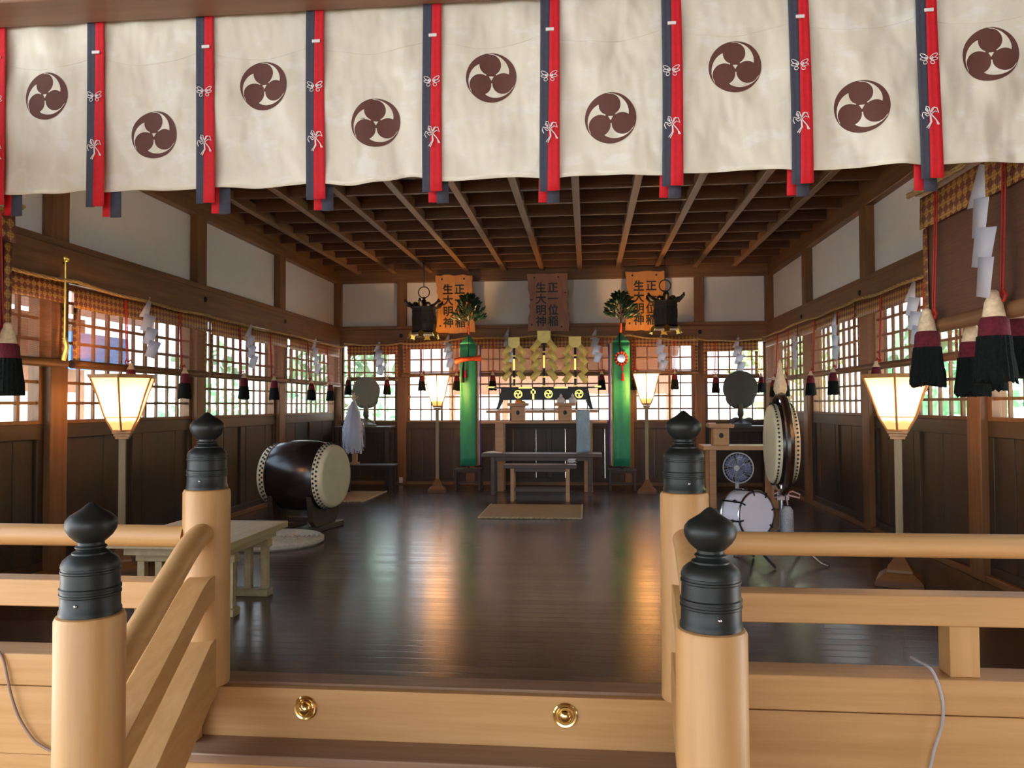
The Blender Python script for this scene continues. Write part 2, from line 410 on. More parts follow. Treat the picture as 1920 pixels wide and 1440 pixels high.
def beams(wall, u0, u1, boss):
    o = nul(tname(), wall.location, wall.rotation_euler.z)
    st(MB().box(u0, u1, -.095, .10, 2.36, 2.64).build('tie_beam', W['midX'], o, bev=.008))
    st(MB().box(u0, u1, -.07, .09, 2.64, 2.70).build('beam_cap', W['midX'], o, bev=.004))
    for u in boss:
        st(MB().lathe([(.0, .02), (.016, .018), (.026, .010), (.034, .004), (.036, 0)], 6, Matrix.Rotation(PI/2, 3, 'X'), (u, -.095, 2.53)).build('nail_cover', P['bronze'], o))
    o = nul(tname(), wall.location, wall.rotation_euler.z)
    st(MB().box(u0, u1, -.06, .14, 3.45, 3.80).build('wall_plate', W['midX'], o, bev=.006))
    o = nul('baseboard_'+wall.name.split('_')[1], wall.location, wall.rotation_euler.z)
    st(MB().box(u0, u1, -.05, -.002, 0, .055).build('skirting', W['midX'], o, bev=.004))
# left: u runs with +Y ; right: u runs with -Y ; back: u runs with +X
wl = nul('wall_left', (XL, 0, 0), PI/2); wr = nul('wall_right', (XR, 0, 0), -PI/2); wb = nul('wall_back', (0, YB, 0), 0)
LP = [5.87, 8.19, 10.48]; RP = [6.27, 8.59, 10.85]
le = [3.55]+LP+[13.02]
for i in range(4): bay(wl, le[i]+.1, le[i+1]-.1, 1.21, .2, .168, 2.36)
for u in [3.55]+LP: post(wl, u, .206)
beams(wl, 3.45, 13.0, LP+[3.55])
re_ = [3.55]+RP+[13.02]
for i in range(4): bay(wr, -(re_[i+1]-.1), -(re_[i]+.1), 1.21, .2, .168, 2.36)
for u in [3.55]+RP: post(wr, -u, .206)
beams(wr, -13.0, -3.45, [-k for k in RP]+[-3.55])
def bx(px): return aY(px, 850, YB).x
BP = [XL, -3.14, -1.965, .70, 1.86, XR]
for i in range(5):
    sl = [bx(850)] if i == 1 else ([bx(962), bx(1005), bx(1060)] if i == 2 else [])
    bay(wb, BP[i]+.075, BP[i+1]-.075, 1.06, .187, .213, 2.40, sl, plaster=(2.72, 3.45))
for i, u in enumerate(BP):
    if i in (2, 3): post(wb, u, .156, -.03, 2.4)
    elif 0 < i < 5: post(wb, u, .156)
    else: post(wb, u+(-.02 if i == 0 else .02), .24, -.06)
beams(wb, XL, XR, [-3.14, 1.86])
o = nul(tname(), (0, YB, 0)); st(MB().box(-.72, -.57, -.05, .12, 2.6, 3.5).build('short_post', W['midZ'], o, bev=.005))
# ceiling: boards, battens, coffer bars
ce = nul('ceiling')
st(MB().box(XL-.1, XR+.1, 3.3, YB+.1, CZ+.20, CZ+.26).build('ceiling_boards', W['ceil'], ce))
bt = MB(); x = XL+.05
while x < XR: bt.box(x, x+.03, 3.4, YB, CZ+.165, CZ+.20); x += .105
st(bt.build('batten_field', W['ceilbarX'], ce))
k = -7
while True:
    x = -.1+.63*k; k += 1
    if x < XL+.15: continue
    if x > XR-.15: break
    st(MB().box(x-.04, x+.04, 3.35, YB, CZ, CZ+.11).build('coffer_bar', W['ceilbar'], ce, bev=.006))
y = 12.72
while y > 3.4:
    st(MB().box(XL, XR, y-.022, y+.022, CZ+.02, CZ+.165).build('coffer_crossbar', W['ceilbarX'], ce, bev=.004)); y -= .575
# roof, and porch roof over the steps, extended far forward to cut front light
rf = nul('roof')
st(MB().box(-6.0, 4.7, 2.9, 14.6, 3.92, 4.05).build('roof_slab', P['roof'], rf))
st(MB().box(-5.2, 3.9, -8.5, 3.1, 3.62, 3.74).build('extended_porch_roof', W['midX'], rf))
st(MB().box(4.0, 4.1, -8, 2.4, -.6, 3.62).build('porch_side_panel', W['midY'], rf))  # unseen panel added to block light and darken the right side
# porch lintel carrying the curtain, and the two side beams carrying blinds
o = nul(tname()); st(MB().box(-5.0, 3.8, 2.80, 3.0, 2.945, 3.25).build('curtain_lintel', W['lintel'], o, bev=.01))
for X, ye in ((1.78, 4.22), (-2.93, 3.68)):
    o = nul(tname())
    st(MB().box(X-.06, X+.06, -1.4, ye, 2.43 if X > 0 else 2.37, 2.62).build('side_beam', W['midY'], o, bev=.006))
    st(MB().box(X-.05, X+.05, 2.84, 2.96, 2.62, 2.945).build('hanging_strut', W['midZ'], o, bev=.004))
    st(MB().box(X-.09, X+.09, -1.5, -1.32, -.6, 3.62).build('porch_pillar', W['midZ'], o, bev=.006))
# front edge of the raised floor
fa = nul(tname())
for (a, b) in ((XL, -1.86), (.50, XR)):
    st(MB().box(a, b, 3.545, 3.62, -.33, -.005).build('fascia_board', W['paleX'], fa, bev=.003))
    st(MB().box(a, b, 3.555, 3.62, -.62, -.335).build('lower_fascia_board', W['paleX'], fa, bev=.003))
pf = MB().box(-5, 4, -2.2, 3.6, -.62, -.5).build('floor_2', W['paleX']); st(pf)
# ================================================================== STEPS
sc_ = thing('staircase', 'pale cypress steps with two round brass bosses, between the four capped posts', 'steps', (-.69, 3.5, -.5))
def loc(o): return Vector(o.location)
def L(o, p): return Vector(p)-Vector(o.location)
X0, X1 = -1.92, .50
def sbox(x0, x1, y0, y1, z0, z1):
    c = loc(sc_); return MB().box(x0-c.x, x1-c.x, y0-c.y, y1-c.y, z0-c.z, z1-c.z)
sbox(X0, X1, 3.64, 3.684, -.26, -.012).build('riser', W['paleX'], sc_, bev=.003)
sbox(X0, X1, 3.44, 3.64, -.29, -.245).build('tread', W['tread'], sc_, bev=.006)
sbox(X0, X1, 3.46, 3.49, -.5, -.29).build('riser', W['paleX'], sc_, bev=.003)
for px, py in ((573, 1327), (1060, 1341)):
    p = aY(px, py, 3.64)
    MB().lathe([(.058, 0), (.058, .006), (.052, .012), (.044, .010), (.040, .016), (.034, .016), (.030, .012), (.026, .022), (.016, .032), (0, .035)], 32, Matrix.Rotation(PI/2, 3, 'X'), L(sc_, p)).build('boss', P['brass'], sc_, 'round polished brass boss')
# ================================================================== POSTS
FIN = [(1.02, 0), (1.02, .035), (.98, .05), (.97, .165), (1.01, .175), (1.01, .19), (.98, .195), (.98, .215), (1.01, .22), (1.01, .24), (.965, .25), (.95, .37), (.985, .38), (.985, .395), (.95, .40), (.95, .42), (.975, .425), (.96, .45), (.9, .485), (.74, .52), (.62, .535), (.62, .55), (.5, .565), (.46, .575), (.52, .59), (.52, .60), (.44, .615), (.44, .64), (.52, .655), (.70, .70), (.82, .75), (.86, .795), (.83, .84), (.70, .88), (.48, .915), (.30, .945), (.20, .97), (.10, .99), (0, 1.0)]
def newel(x, y, zb, zt, label, r=.111, h=.375):
    t = thing('newel_post', label, 'post', (x, y, zb), 0, 'capped posts of the steps')
    MB().lathe([(r, 0), (r, zt-zb-.018), (r-.006, zt-zb-.005), (r-.018, zt-zb)], 40).build('shaft', W['paleZ'], t)
    c = MB().lathe([(a*r*.86, zt-zb+b*h) for a, b in FIN], 40).build('cap', P['bronze'], t, 'black onion-shaped metal cap')
    a = -PI/2+.12
    MB().ball((r*.86*math.cos(a), r*.86*math.sin(a), zt-zb+.115*h), .006, 10).build('stud', P['chrome'], c)
    return t
newel(-1.865, 3.66, 0, .945, 'thick pale round post with black onion cap, behind the left front post')
newel(.447, 3.66, 0, .945, 'thick pale round post with black onion cap, partly hidden behind the right front post')
newel(-1.685, 2.50, -.5, .650, 'left front pale round post with black onion cap, at the lower left of the steps')
newel(.385, 2.50, -.5, .650, 'right front pale round post with black onion cap, beside the hanging grey cable')
# sloping stair railings
def stair_rail(xi, xo, label):
    yi, yo = 3.60, 2.50
    t = thing('stair_railing', label, 'railing', ((xi+xo)/2, 3.0, -.5), 0, 'sloping railings of the steps')
    def pt(s, z): return L(t, (xi+(xo-xi)*s, yi+(yo-yi)*s, z))
    MB().tube([pt(0, .735), pt(.05, .735), pt(.10, .728), pt(.16, .71), pt(.24, .675), pt(.6, .50), pt(1, .31)], .054, 20).build('handrail', W['paleY'], t)
    def ribbon(zs, h, w, nm_):
        b = MB()
        V = []
        for s, z in zs:
            p = pt(s, z); 
            for dx, dz in ((-w/2, -h), (w/2, -h), (w/2, 0), (-w/2, 0)): V.append(p+Vector((dx, 0, dz)))
        n = len(zs); Fc = [(3, 2, 1, 0), tuple((n-1)*4+k for k in range(4))]
        for i in range(n-1):
            for k in range(4): q = (k+1) % 4; Fc.append((i*4+k, i*4+q, i*4+4+q, i*4+4+k))
        b.add(V, Fc).build(nm_, W['paleY'], t, bev=.005)
    ribbon([(0, .535), (.07, .532), (.14, .51), (.22, .472), (.6, .285), (1, .09)], .12, .12, 'middle_rail')
    ribbon([(-.08, .245), (.06, .225), (1, -.25)], .28, .13, 'string_board')
    return t
stair_rail(-1.845, -1.685, 'sloping pale wooden railing left of the steps, between the two left posts')
stair_rail(.437, .395, 'sloping pale wooden railing right of the steps, mostly hidden behind the right front post')
# level railings along the floor edge
def railing(x0, x1, bal, label):
    t = thing('floor_railing', label, 'railing', ((x0+x1)/2, 3.62, 0), 0, 'level railings along the floor edge')
    c = loc(t)
    def b(a, d, e, f_, g, h): return MB().box(a-c.x, d-c.x, e-c.y, f_-c.y, g, h)
    MB().cyl(L(t, (x0, 3.62, .715)), L(t, (x1, 3.62, .715)), .053, n=24).build('top_rail', W['paleX'], t)
    b(x0, x1, 3.56, 3.685, .375, .505).build('middle_rail', W['paleX'], t, bev=.005)
    b(x0, x1, 3.53, 3.71, 0.003, .155).build('sill_rail', W['paleX'], t, bev=.006)
    for x in bal:
        b(x-.062, x+.062, 3.565, 3.68, .155, .375).build('baluster', W['paleZ'], t, bev=.004)
    return t
railing(.53, 3.0, [1.63, 2.75], 'level pale three-rail wooden railing to the right of the steps')
railing(-4.28, -1.95, [-3.2, -4.0], 'level pale three-rail wooden railing to the left of the steps')
# loose cables over the edge
def cable(pts, r, m, label):
    P3 = [aY(x, y, Y) for x, y, Y in pts]
    sm = []
    for i in range(len(P3)-1):
        a = P3[max(0, i-1)]; b = P3[i]; c = P3[i+1]; d = P3[min(len(P3)-1, i+2)]
        for k in range(6):
            t = k/6; sm.append(.5*((2*b)+(-a+c)*t+(2*a-5*b+4*c-d)*t*t+(-a+3*b-3*c+d)*t**3))
    sm.append(P3[-1])
    o = MB().tube(sm, r, 8).build('cable', m); tag(o, label, 'cable')
cable([(1708, 1232, 3.68), (1722, 1240, 3.60), (1745, 1254, 3.52), (1760, 1285, 3.515), (1768, 1320, 3.515), (1766, 1360, 3.52), (1752, 1405, 3.52), (1742, 1450, 3.525)], .0062, P['cable'], 'pale grey cable hanging over the pale boards right of the steps')
cable([(-8, 1214, 3.52), (4, 1232, 3.52), (12, 1262, 3.515), (20, 1300, 3.52), (36, 1346, 3.525), (62, 1386, 3.525), (84, 1402, 3.525), (103, 1411, 3.525)], .0065, P['cablegrey'], 'thin brown cable hanging over the pale boards left of the left front post')
# ================================================================== CURTAIN
SX = [aY(px, 200, 3.0).x for px in (-8, 178, 384, 591, 810, 1030, 1259, 1500, 1742, 1990)]
cu = thing('shrine_curtain', 'wide cream satin curtain with brown crests and navy-red straps, hung across the top', 'curtain', (-.42, 3.02, 2.25))
CT = 3.02
random.seed(3)
PH = [(random.uniform(-1, 1), random.uniform(-1, 1), random.uniform(0, 6)) for _ in range(12)]
def cloth(x, z):
    i = 0
    while i < len(SX)-2 and x > SX[i+1]: i += 1
    t = (x-SX[i])/(SX[i+1]-SX[i]); a, b, c = PH[i]
    k = max(0, min(1, (2.98-z)/.73))
    y = .010*math.sin(2*PI*t+c)*k*a + .006*math.sin(5*PI*t*b+c+3*z)*k
    y += .007*math.exp(-((t-.08)/.10)**2)*math.sin(14*z) + .004*math.exp(-((z-2.92)/.05)**2)*math.sin(9*x*PI)
    y += .006*math.sin(2.2*PI*t+1.7*i)*math.sin(5.5*z+i*2.1)+.0035*math.sin(23*x+9*z+i)+.003*math.sin(31*x-17*z)
    if i == 3: y -= .030*k*k*math.exp(-((t-.33)/.22)**2)
    if i == 0: y -= .020*k*k*math.exp(-((t-.40)/.16)**2)
    return CT+y
def hem(i, t):
    a, b, c = PH[i]
    h = 2.243 + .004*math.sin(2*PI*t+c)
    if i == 3: h += .016*math.exp(-((t-.80)/.15)**2)-.008*math.exp(-((t-.33)/.16)**2)
    return h
panels = []
for i in range(9):
    a, b = SX[i], min(SX[i+1], 1.70) if i == 8 else SX[i+1]
    if i == 8: b = 1.71
    a2 = max(a, -2.86)
    def fn(u, v, i=i, a=a2, b=b, A=a, B=SX[i+1]):
        x = a+(b-a)*u; z0 = hem(i, (x-A)/(B-A)); z = z0+(2.985-z0)*v
        return L(cu, (x, cloth(x, z), z))
    panels.append(MB().sheet(fn, 32, 40).build('cloth_panel', P['satin'], cu, thick=.002, recalc=False))
    pts = []
    for j in range(19):
        q = j/18; x = a+.04+(b-a-.08)*q; z = 2.805-.030*math.sin(PI*q)-.012*(1-q)
        pts.append(L(cu, (x, cloth(x, z)-.0015, z)))
    MB().tube(pts, .0016, 5).build('stitched_seam', P['satin'], panels[-1])
# left end panel beyond the first strap
def tomoe_neg(k):
    a0 = math.radians(94-120*k); D, R = .515, .425
    c1 = Vector((D*math.cos(a0), D*math.sin(a0))); a2 = a0-math.radians(120)
    c2 = Vector((D*math.cos(a2), D*math.sin(a2))); pts = []
    # down the near side of this head, from outer edge to the centre
    s0 = a0-math.radians(2); s1 = a0-math.radians(155)
    for j in range(15):
        q = s0+(s1-s0)*j/14; pts.append(c1+R*Vector((math.cos(q), math.sin(q))))
    s0 = a2+math.radians(155); s1 = a2+math.radians(82)
    for j in range(8):
        q = s0+(s1-s0)*j/7; pts.append(c2+R*Vector((math.cos(q), math.sin(q))))
    e = pts[-1]; r0 = e.length; f0 = math.atan2(e.y, e.x); f1 = a0+math.radians(6)
    while f1-f0 > PI*1.2: f0 += 2*PI
    while f1-f0 < 0: f0 -= 2*PI
    for j in range(1, 13):
        q = j/12; f_ = f0+(f1-f0)*q; r = r0+(.985-r0)*q**.85; pts.append(r*Vector((math.cos(f_), math.sin(f_))))
    return pts
def crest(cx, cz, r, par):
    m = MB()
    def mp(x, y, off): X = cx+x*r; Z = cz+y*r; return L(cu, (X, cloth(X, Z)-off, Z))
    m.mat(0)
    V = [mp(0, 0, .003)]; Fc = []; n = 48; rs = [.25, .5, .75, 1]
    for q in rs:
        for j in range(n): V.append(mp(q*math.cos(2*PI*j/n), q*math.sin(2*PI*j/n), .003))
    for j in range(n): Fc.append((0, 1+j, 1+(j+1) % n))
    for a in range(3):
        for j in range(n): k = (j+1) % n; Fc.append((1+a*n+j, 1+(a+1)*n+j, 1+(a+1)*n+k, 1+a*n+k))
    m.add(V, Fc); m.mat(1)
    for k in range(3):
        pts = tomoe_neg(k); m.add([mp(p.x, p.y, .0048) for p in pts], [tuple(range(len(pts)))])
    cpts = [(.11*math.cos(2*PI*j/3+.53), .11*math.sin(2*PI*j/3+.53)) for j in range(3)]
    m.add([mp(x, y, .0048) for x, y in cpts], [(0, 1, 2)])
    m.build('crest', [P['crest'], P['satin']], par, recalc=False)
CP = [(82, 178, 48), (285, 250, 50), (491, 157, 49), (703, 228, 48), (920, 142, 53), (1145, 218, 55), (1380, 121, 56), (1619, 196, 57), (1862, 98, 58)]
for i, (px, py, pr) in enumerate(CP):
    p = aY(px, py, 3.0); w = (p-EYE).dot(FW); crest(p.x, p.z, .1, panels[i])
def stroke(m, pts, w, off, x0, z0, sc):
    q = [(x0+a*sc, z0+b*sc) for a, b in pts]
    m.tube([L(cu, (x, CT-off, z)) for x, z in q], w, 6)
def loopc(cx, cy, rx, ry, rot, n=12):
    o_ = []
    for j in range(n+1):
        a = 2*PI*j/n; x = rx*math.cos(a); y = ry*math.sin(a)
        o_.append((cx+x*math.cos(rot)-y*math.sin(rot), cy+x*math.sin(rot)+y*math.cos(rot)))
    return o_
for i, x in enumerate(SX[0:9]):
    hw = .037
    s = MB()
    def half(x0, x1, zb, zt, off, fl):
        def fn(u, v):
            z = zb+(zt-zb)*v; X = x0+(x1-x0)*u
            return L(cu, (X+fl*(1-v)*(u-.5)*.02+.004*math.sin(3*v+i), CT-off-.003*math.sin(4*v+i)+.004*math.sin(PI*u), z))
        return fn
    dz = random.uniform(-.012, .012)
    sn = MB().mat(0).sheet(half(x-hw, x+.002, 2.185+dz, 2.99, .020, 0), 3, 12)
    sn.mat(1).sheet(half(x+.001, x+hw, 2.187+dz, 2.99, .022, .6), 3, 12)
    so = sn.build('strap', [P['navy'], P['red']], cu, 'navy and red strap', thick=.002, recalc=False)
    sh = .045 if i < 3 else .018 if i < 5 else -.004
    bk = MB().mat(1).sheet(half(x-hw+sh, x+sh, 2.155+dz, 2.6, -.028, .3), 2, 6)
    bk.mat(0).sheet(half(x+sh, x+hw+sh, 2.150+dz, 2.6, -.026, .6), 2, 6)
    bk.build('back_tail', [P['navy'], P['red']], so, 'red and navy strap tail behind the hem', thick=.002, recalc=False)
    zst = aY(0, 0, 3).z
    zs = 2.815
    MB().box(x-.012, x+.020, -.027, -.022, zs-2.25, zs-2.25+.012).build('stitch', P['white'], so).location = (0, 0, 0)
    MBs = so.children[-1]; MBs.data.transform(Matrix.Translation((-cu.location.x, 0, 0)))
    # butterfly bow emblem
    m = MB(); zc = 2.635
    for sgn in (-1, 1):
        for (cx, cy, rx, ry, ro) in ((.55, .35, .52, .2, .55), (.6, .0, .42, .16, .1), (.42, -.42, .24, .2, -.5), (.32, .1, .2, .12, .4)):
            pts = loopc(cx, cy, rx, ry, ro); stroke(m, [(sgn*a, b) for a, b in pts], .0014, .0265, x, zc, .031)
    m.build('butterfly_emblem', P['white'], so)
    m = MB(); zc = 2.425
    for pts in ([(-.1, .2), (-.5, .6), (-.4, 1.0), (-.1, .9), (0, .4)], [(-.15, .1), (-.8, .3), (-.9, -.1), (-.7, -.5)], [(-.6, .1), (-.3, -.2), (0, 0)],
                [(0, .1), (.3, .8), (.8, .8), (1.0, .2), (.6, .4), (.2, .1)], [(.05, -.1), (.1, -.9), (-.4, -1.6)], [(.1, -.1), (.2, -.9), (-.2, -1.7)],
                [(.1, .1), (.6, -.5), (1.05, -1.2)], [(.25, -.1), (.75, -.7), (.85, -1.2), (1.05, -1.2)], [(.2, .3), (.5, .9)], [(-.2, .4), (-.35, .75)]):
        stroke(m, pts, .0019, .0265, x, zc, .031)
    m.build('knot_emblem', P['white'], so)
# ================================================================== BLINDS, ROPES, PAPER STREAMERS
def axm(a):
    z = Vector(a).normalized(); x = z.orthogonal().normalized() if abs(z.z) > .9 else Vector((0, 0, 1)).cross(z).normalized()
    return Matrix((x, z.cross(x), z)).transposed()
def tassel(par, p, s=.8):
    a = random.uniform(-.1, .1)
    q_ = -.03 if s < .9 else -.085
    c = MB().lathe([(.012*s, .03*s), (.022*s, .02*s), (.024*s, .0), (.034*s, -.02*s), (.046*s, q_*s-.01)], 18, None, p).build('tassel', P['cream'], par)
    MB().lathe([(.036*s if s < .9 else .047*s, q_*s), (.056*s, -.10*s), (.062*s, -.175*s)], 22, None, p).build('red_band', P['crimson'], c)
    n = 44; m = MB(); V = []
    pr = [(.062, -.165), (.068, -.24), (.076, -.30), (.080, -.345)]
    for r, z in pr:
        for k in range(n):
            q = 2*PI*k/n; rr = r*(1+.06*(k % 2)+random.uniform(-.03, .03)); V.append((p[0]+rr*s*math.cos(q), p[1]+rr*s*math.sin(q), p[2]+z*s+(random.uniform(-.026, .012)*s if z < -.33 else 0)))
    Fc = [(i*n+k, i*n+(k+1) % n, (i+1)*n+(k+1) % n, (i+1)*n+k) for i in range(3) for k in range(n)]
    Fc.append(tuple(3*n+k for k in range(n)))
    m.add(V, Fc).build('fringe', P['fringe'], c)
def blind(label, origin, rz, u0, u1, zt, zr, tas, y=-.13, mat='blind', ts=.8, group='bamboo blinds along the walls', cord=True):
    um = (u0+u1)/2
    ca, sa = math.cos(rz), math.sin(rz)
    base = Vector(origin)+Vector((ca*um-sa*y, sa*um+ca*y, zr-.04))
    t = thing('bamboo_blind', label, 'blind', base, rz, group)
    w = (u1-u0)/2; h = zt-zr+.04
    MB().sheet(lambda a, b: (-w+2*w*a, .004*math.sin(9*b)+.003*math.sin(7*a+2), .04+(h-.05)*b), 8, 6).build('screen', P[mat], t, recalc=False)
    vb = .165
    def val(a, b):
        x = -w+2*w*a
        return (x, -.016-.004*math.sin(x*11)-.004*(1-b), h-vb+.008*math.sin(x*2.2)+vb*b)
    MB().sheet(val, 30, 3).build('brocade_valance', P['brocade'], t, thick=.003, recalc=False)
    for sx in (-1, 1):
        MB().sheet(lambda a, b: (sx*(w-.03)+.05*(a-.5), -.010, .05+(h-vb-.05)*b), 1, 4).build('brocade_border', P['brocade'], t, thick=.002, recalc=False)
    m = MB(); R = []
    for k in range(0, 40):
        q = k/39*2*PI*2.2; r = .040-.0006*k; R.append((r*math.cos(q), r*math.sin(q)))
    m.tube([(-w, -.005, .035), (w, -.005, .035)], .036, 14).tube([(-w-.01, -.005, .035), (w+.01, -.005, .035)], .026, 12)
    m.build('rolled_bottom', W['roll'], t)
    for u in tas:
        x = u-um; yy = -.075
        cd = MB()
        for dx in (-.010, .010):
            cd.tube([(x+dx, -.030, h-.02), (x+dx*1.2, -.040, h*.55), (x+dx, -.052, .09)], .0052 if ts < .9 else .0038, 6)
        for sg in (-1, 1):
            cd.tube([(x, -.055, .085), (x+sg*.035, -.062, .11), (x+sg*.055, -.062, .085), (x+sg*.03, -.06, .065), (x, -.058, .075)], .006, 6)
        cd.build('cord', P['redcord'], t, 'red hanging cord with a bow')
        tassel(t, (x, yy-.01, .055 if ts < .9 else .085), ts)
    return t
PLx = lambda px, py, X=-4.15: aX(px, py, X).y
side = 'along the left wall'
ZL, ZRr = 2.335, 2.42
wlO, wrO = (XL, 0, 0), (XR, 0, 0)
blind('bamboo blind on the left wall nearest the front, cut by the left picture edge', wlO, PI/2, 3.75, 5.83, 2.335, 1.70, [4.3])
blind('bamboo blind over the window behind the left front lantern', wlO, PI/2, 5.91, 8.15, 2.325, 1.70, [6.60, 7.54])
blind('bamboo blind on the left wall, second bay from the back corner', wlO, PI/2, 8.23, 10.44, 2.315, 1.70, [8.91, 9.81])
blind('bamboo blind on the left wall, in the bay touching the back corner', wlO, PI/2, 10.52, 12.72, 2.315, 1.70, [11.19, 12.05])
blind('bamboo blind on the right wall nearest the front, behind the large near tassels', wrO, -PI/2, -6.23, -3.75, 2.42, 1.70, [-5.6, -4.2])
blind('bamboo blind over the window behind the right front lantern', wrO, -PI/2, -8.55, -6.31, 2.42, 1.72, [-7.82, -6.85])
blind('bamboo blind on the right wall, second bay from the back corner', wrO, -PI/2, -10.81, -8.63, 2.42, 1.72, [-10.03, -9.14])
blind('bamboo blind on the right wall, in the bay touching the back corner', wrO, -PI/2, -12.72, -10.89, 2.42, 1.72, [-11.95, -11.3])
wbO = (0, YB, 0)
cx = lambda px: aY(px, 700, 12.87).x
blind('short bamboo blind at the left end of the back wall, above the left round mirror', wbO, 0, -4.06, -3.18, 2.37, 1.80, [cx(656), cx(728)])
blind('bamboo blind on the back wall, behind the left back lantern', wbO, 0, -3.10, -2.00, 2.46, 1.86, [cx(793), cx(858)])
blind('long bamboo blind in the middle of the back wall, behind the gold zigzag streamers', wbO, 0, -1.94, .66, 2.46, 1.86, [cx(925), cx(1128)])
blind('bamboo blind on the back wall, behind the right back lantern', wbO, 0, .74, 1.82, 2.46, 1.86, [cx(1190), cx(1264)])
blind('short bamboo blind at the right end of the back wall, above the right round mirror', wbO, 0, 1.90, 2.78, 2.37, 1.80, [cx(1340), cx(1425)])
# near blinds hung from the side beams
nb = blind('large dark bamboo blind with gold border at the upper right, nearest the viewer', (1.76, 0, 0), -PI/2, -4.20, -1.2, 2.415, 1.74, [-3.99, -3.36], y=-.0, mat='blindthick', ts=.98, group='near bamboo blinds')
for u, zz in ((-3.94, -.045), (-3.53, .02)):
    tassel(nb, (u+2.70, .10, .07+zz), .95)
blind('sliver of a bamboo blind with gold border at the far left picture edge', (-2.90, 0, 0), PI/2, 1.2, 3.64, 2.34, 1.69, [3.52, 2.9], y=0, mat='blindthick', ts=.9, group='near bamboo blinds')
def rope(label, pts, sag=.02):
    m = MB(); A = []
    for i in range(len(pts)-1):
        a = Vector(pts[i]); b = Vector(pts[i+1]); n = max(6, int((b-a).length/.06))
        for k in range(n):
            t = k/n; p = a+(b-a)*t; p.z -= sag*4*t*(1-t)-.006*math.sin(13*t+i*2); A.append(p)
    A.append(Vector(pts[-1]))
    d = (A[-1]-A[0]).normalized(); s_ = Vector((0, 0, 1)).cross(d)
    base = A[0].copy()
    for ph in (0, 2*PI/3, 4*PI/3):
        m.tube([p-base+s_*.008*math.cos(i*1.25+ph)+Vector((0, 0, .008*math.sin(i*1.25+ph))) for i, p in enumerate(A)], .0095, 6)
    o = m.build('straw_rope', P['straw']); o.location = base
    return tag(o, label, 'rope', 'twisted straw ropes above the blinds')
yl = XL+.178; yr = XR-.178
rope('twisted straw rope strung along the left wall above the blinds', [(yl, 3.7, 2.36), (yl, 5.87, 2.36), (yl, 8.19, 2.34), (yl, 10.48, 2.34), (yl, 12.8, 2.34)])
rope('twisted straw rope strung along the right wall above the blinds', [(yr, 3.7, 2.44), (yr, 6.27, 2.44), (yr, 8.59, 2.44), (yr, 10.85, 2.44), (yr, 12.8, 2.43)])
rope('twisted straw rope strung across the back wall above the blinds', [(XL+.2, YB-.195, 2.40), (-3.14, YB-.195, 2.39), (-1.97, YB-.195, 2.48), (-.65, YB-.195, 2.51), (.70, YB-.195, 2.48), (1.86, YB-.195, 2.40), (XR-.2, YB-.195, 2.40)], .03)
rope('dark straw rope along the top of the large near right blind', [(1.70, 4.24, 2.44), (1.70, 3.6, 2.43), (1.70, 1.3, 2.45)], .01)
rope('dark straw rope end above the blind sliver at the far left', [(-2.86, 3.67, 2.37), (-2.86, 2.9, 2.36), (-2.86, 1.3, 2.37)], .01)
def shide(label, p, rz, hgt=.58, tw=.12):
    s = hgt/.58
    t = thing('paper_streamer', label, 'paper streamer', (p[0], p[1], p[2]-hgt), rz, 'white zigzag paper streamers')
    m = MB(); random.seed(int(abs(p[0]*31+p[1]*17)))
    for k in range(4):
        x0 = -.055+.022*k; z0 = .58-.125*k; fl_ = tw*(.5-(k % 2))*.6
        if k == 0: q = [(.035, z0), (.062, z0-.012), (.048, z0-.17), (-.055, z0-.165)]
        else: q = [(x0+.03, z0-.01), (x0+.145, z0-.03), (x0+.085, z0-.185), (x0-.012, z0-.165)]
        m.add([(x*s, -.005*k+fl_*(x-.03)+(.012 if j > 1 else 0), z*s) for j, (x, z) in enumerate(q)], [(0, 1, 2, 3)])
    m.build('zigzag_fold', P['thinpaper'], t, thick=.0015, recalc=False)
    MB().tube([(.045*s, 0, .58*s), (.048*s, 0, hgt+.03)], .004, 6).build('hanging_thread', P['straw'], t)
    return t
def sl(px, py, X): p = aX(px, py, X); return (p.x, p.y, p.z)
def sbk(px, py, Y=12.80): p = aY(px, py, Y); return (p.x, p.y, p.z)
shide('zigzag white paper streamer on the left wall, nearest the left front lantern', sl(272, 562, -4.06), PI/2-.5, .56)
shide('zigzag white paper streamer in the middle of the left wall, above the drum side', sl(466, 607, -4.06), PI/2-.35, .56)
shide('zigzag white paper streamer on the left wall closest to the back corner', sl(589, 634, -4.06), PI/2-.3, .56)
shide('zigzag white paper streamer above the left round mirror', sbk(706, 640), 0, .60)
shide('zigzag white paper streamer just right of the left hanging bronze lantern', sbk(836, 628), 0, .58)
shide('zigzag white paper streamer left of the gold streamers, partly behind them', sbk(948, 617), 0, .58)
shide('zigzag white paper streamer between the gold streamers and the right green banner', sbk(1112, 617), 0, .58)
shide('zigzag white paper streamer below the right hanging bronze lantern', sbk(1234, 629), 0, .60)
shide('zigzag white paper streamer above the right round mirror', sbk(1379, 632), 0, .60)
shide('zigzag white paper streamer on the right wall, beside the large near blind', sl(1704, 528, 2.80), -PI/2+.55, .58)
shide('zigzag white paper streamer in the middle of the right wall', sl(1561, 587, 2.80), -PI/2+.25, .56)
shide('zigzag white paper streamer on the right wall closest to the back corner', sl(1487, 622, 2.80), -PI/2+.25, .54)
shide('large zigzag white paper streamer in front of the near right blind', sl(1826, 312, 1.60), -PI/2+.13, .58, .35)
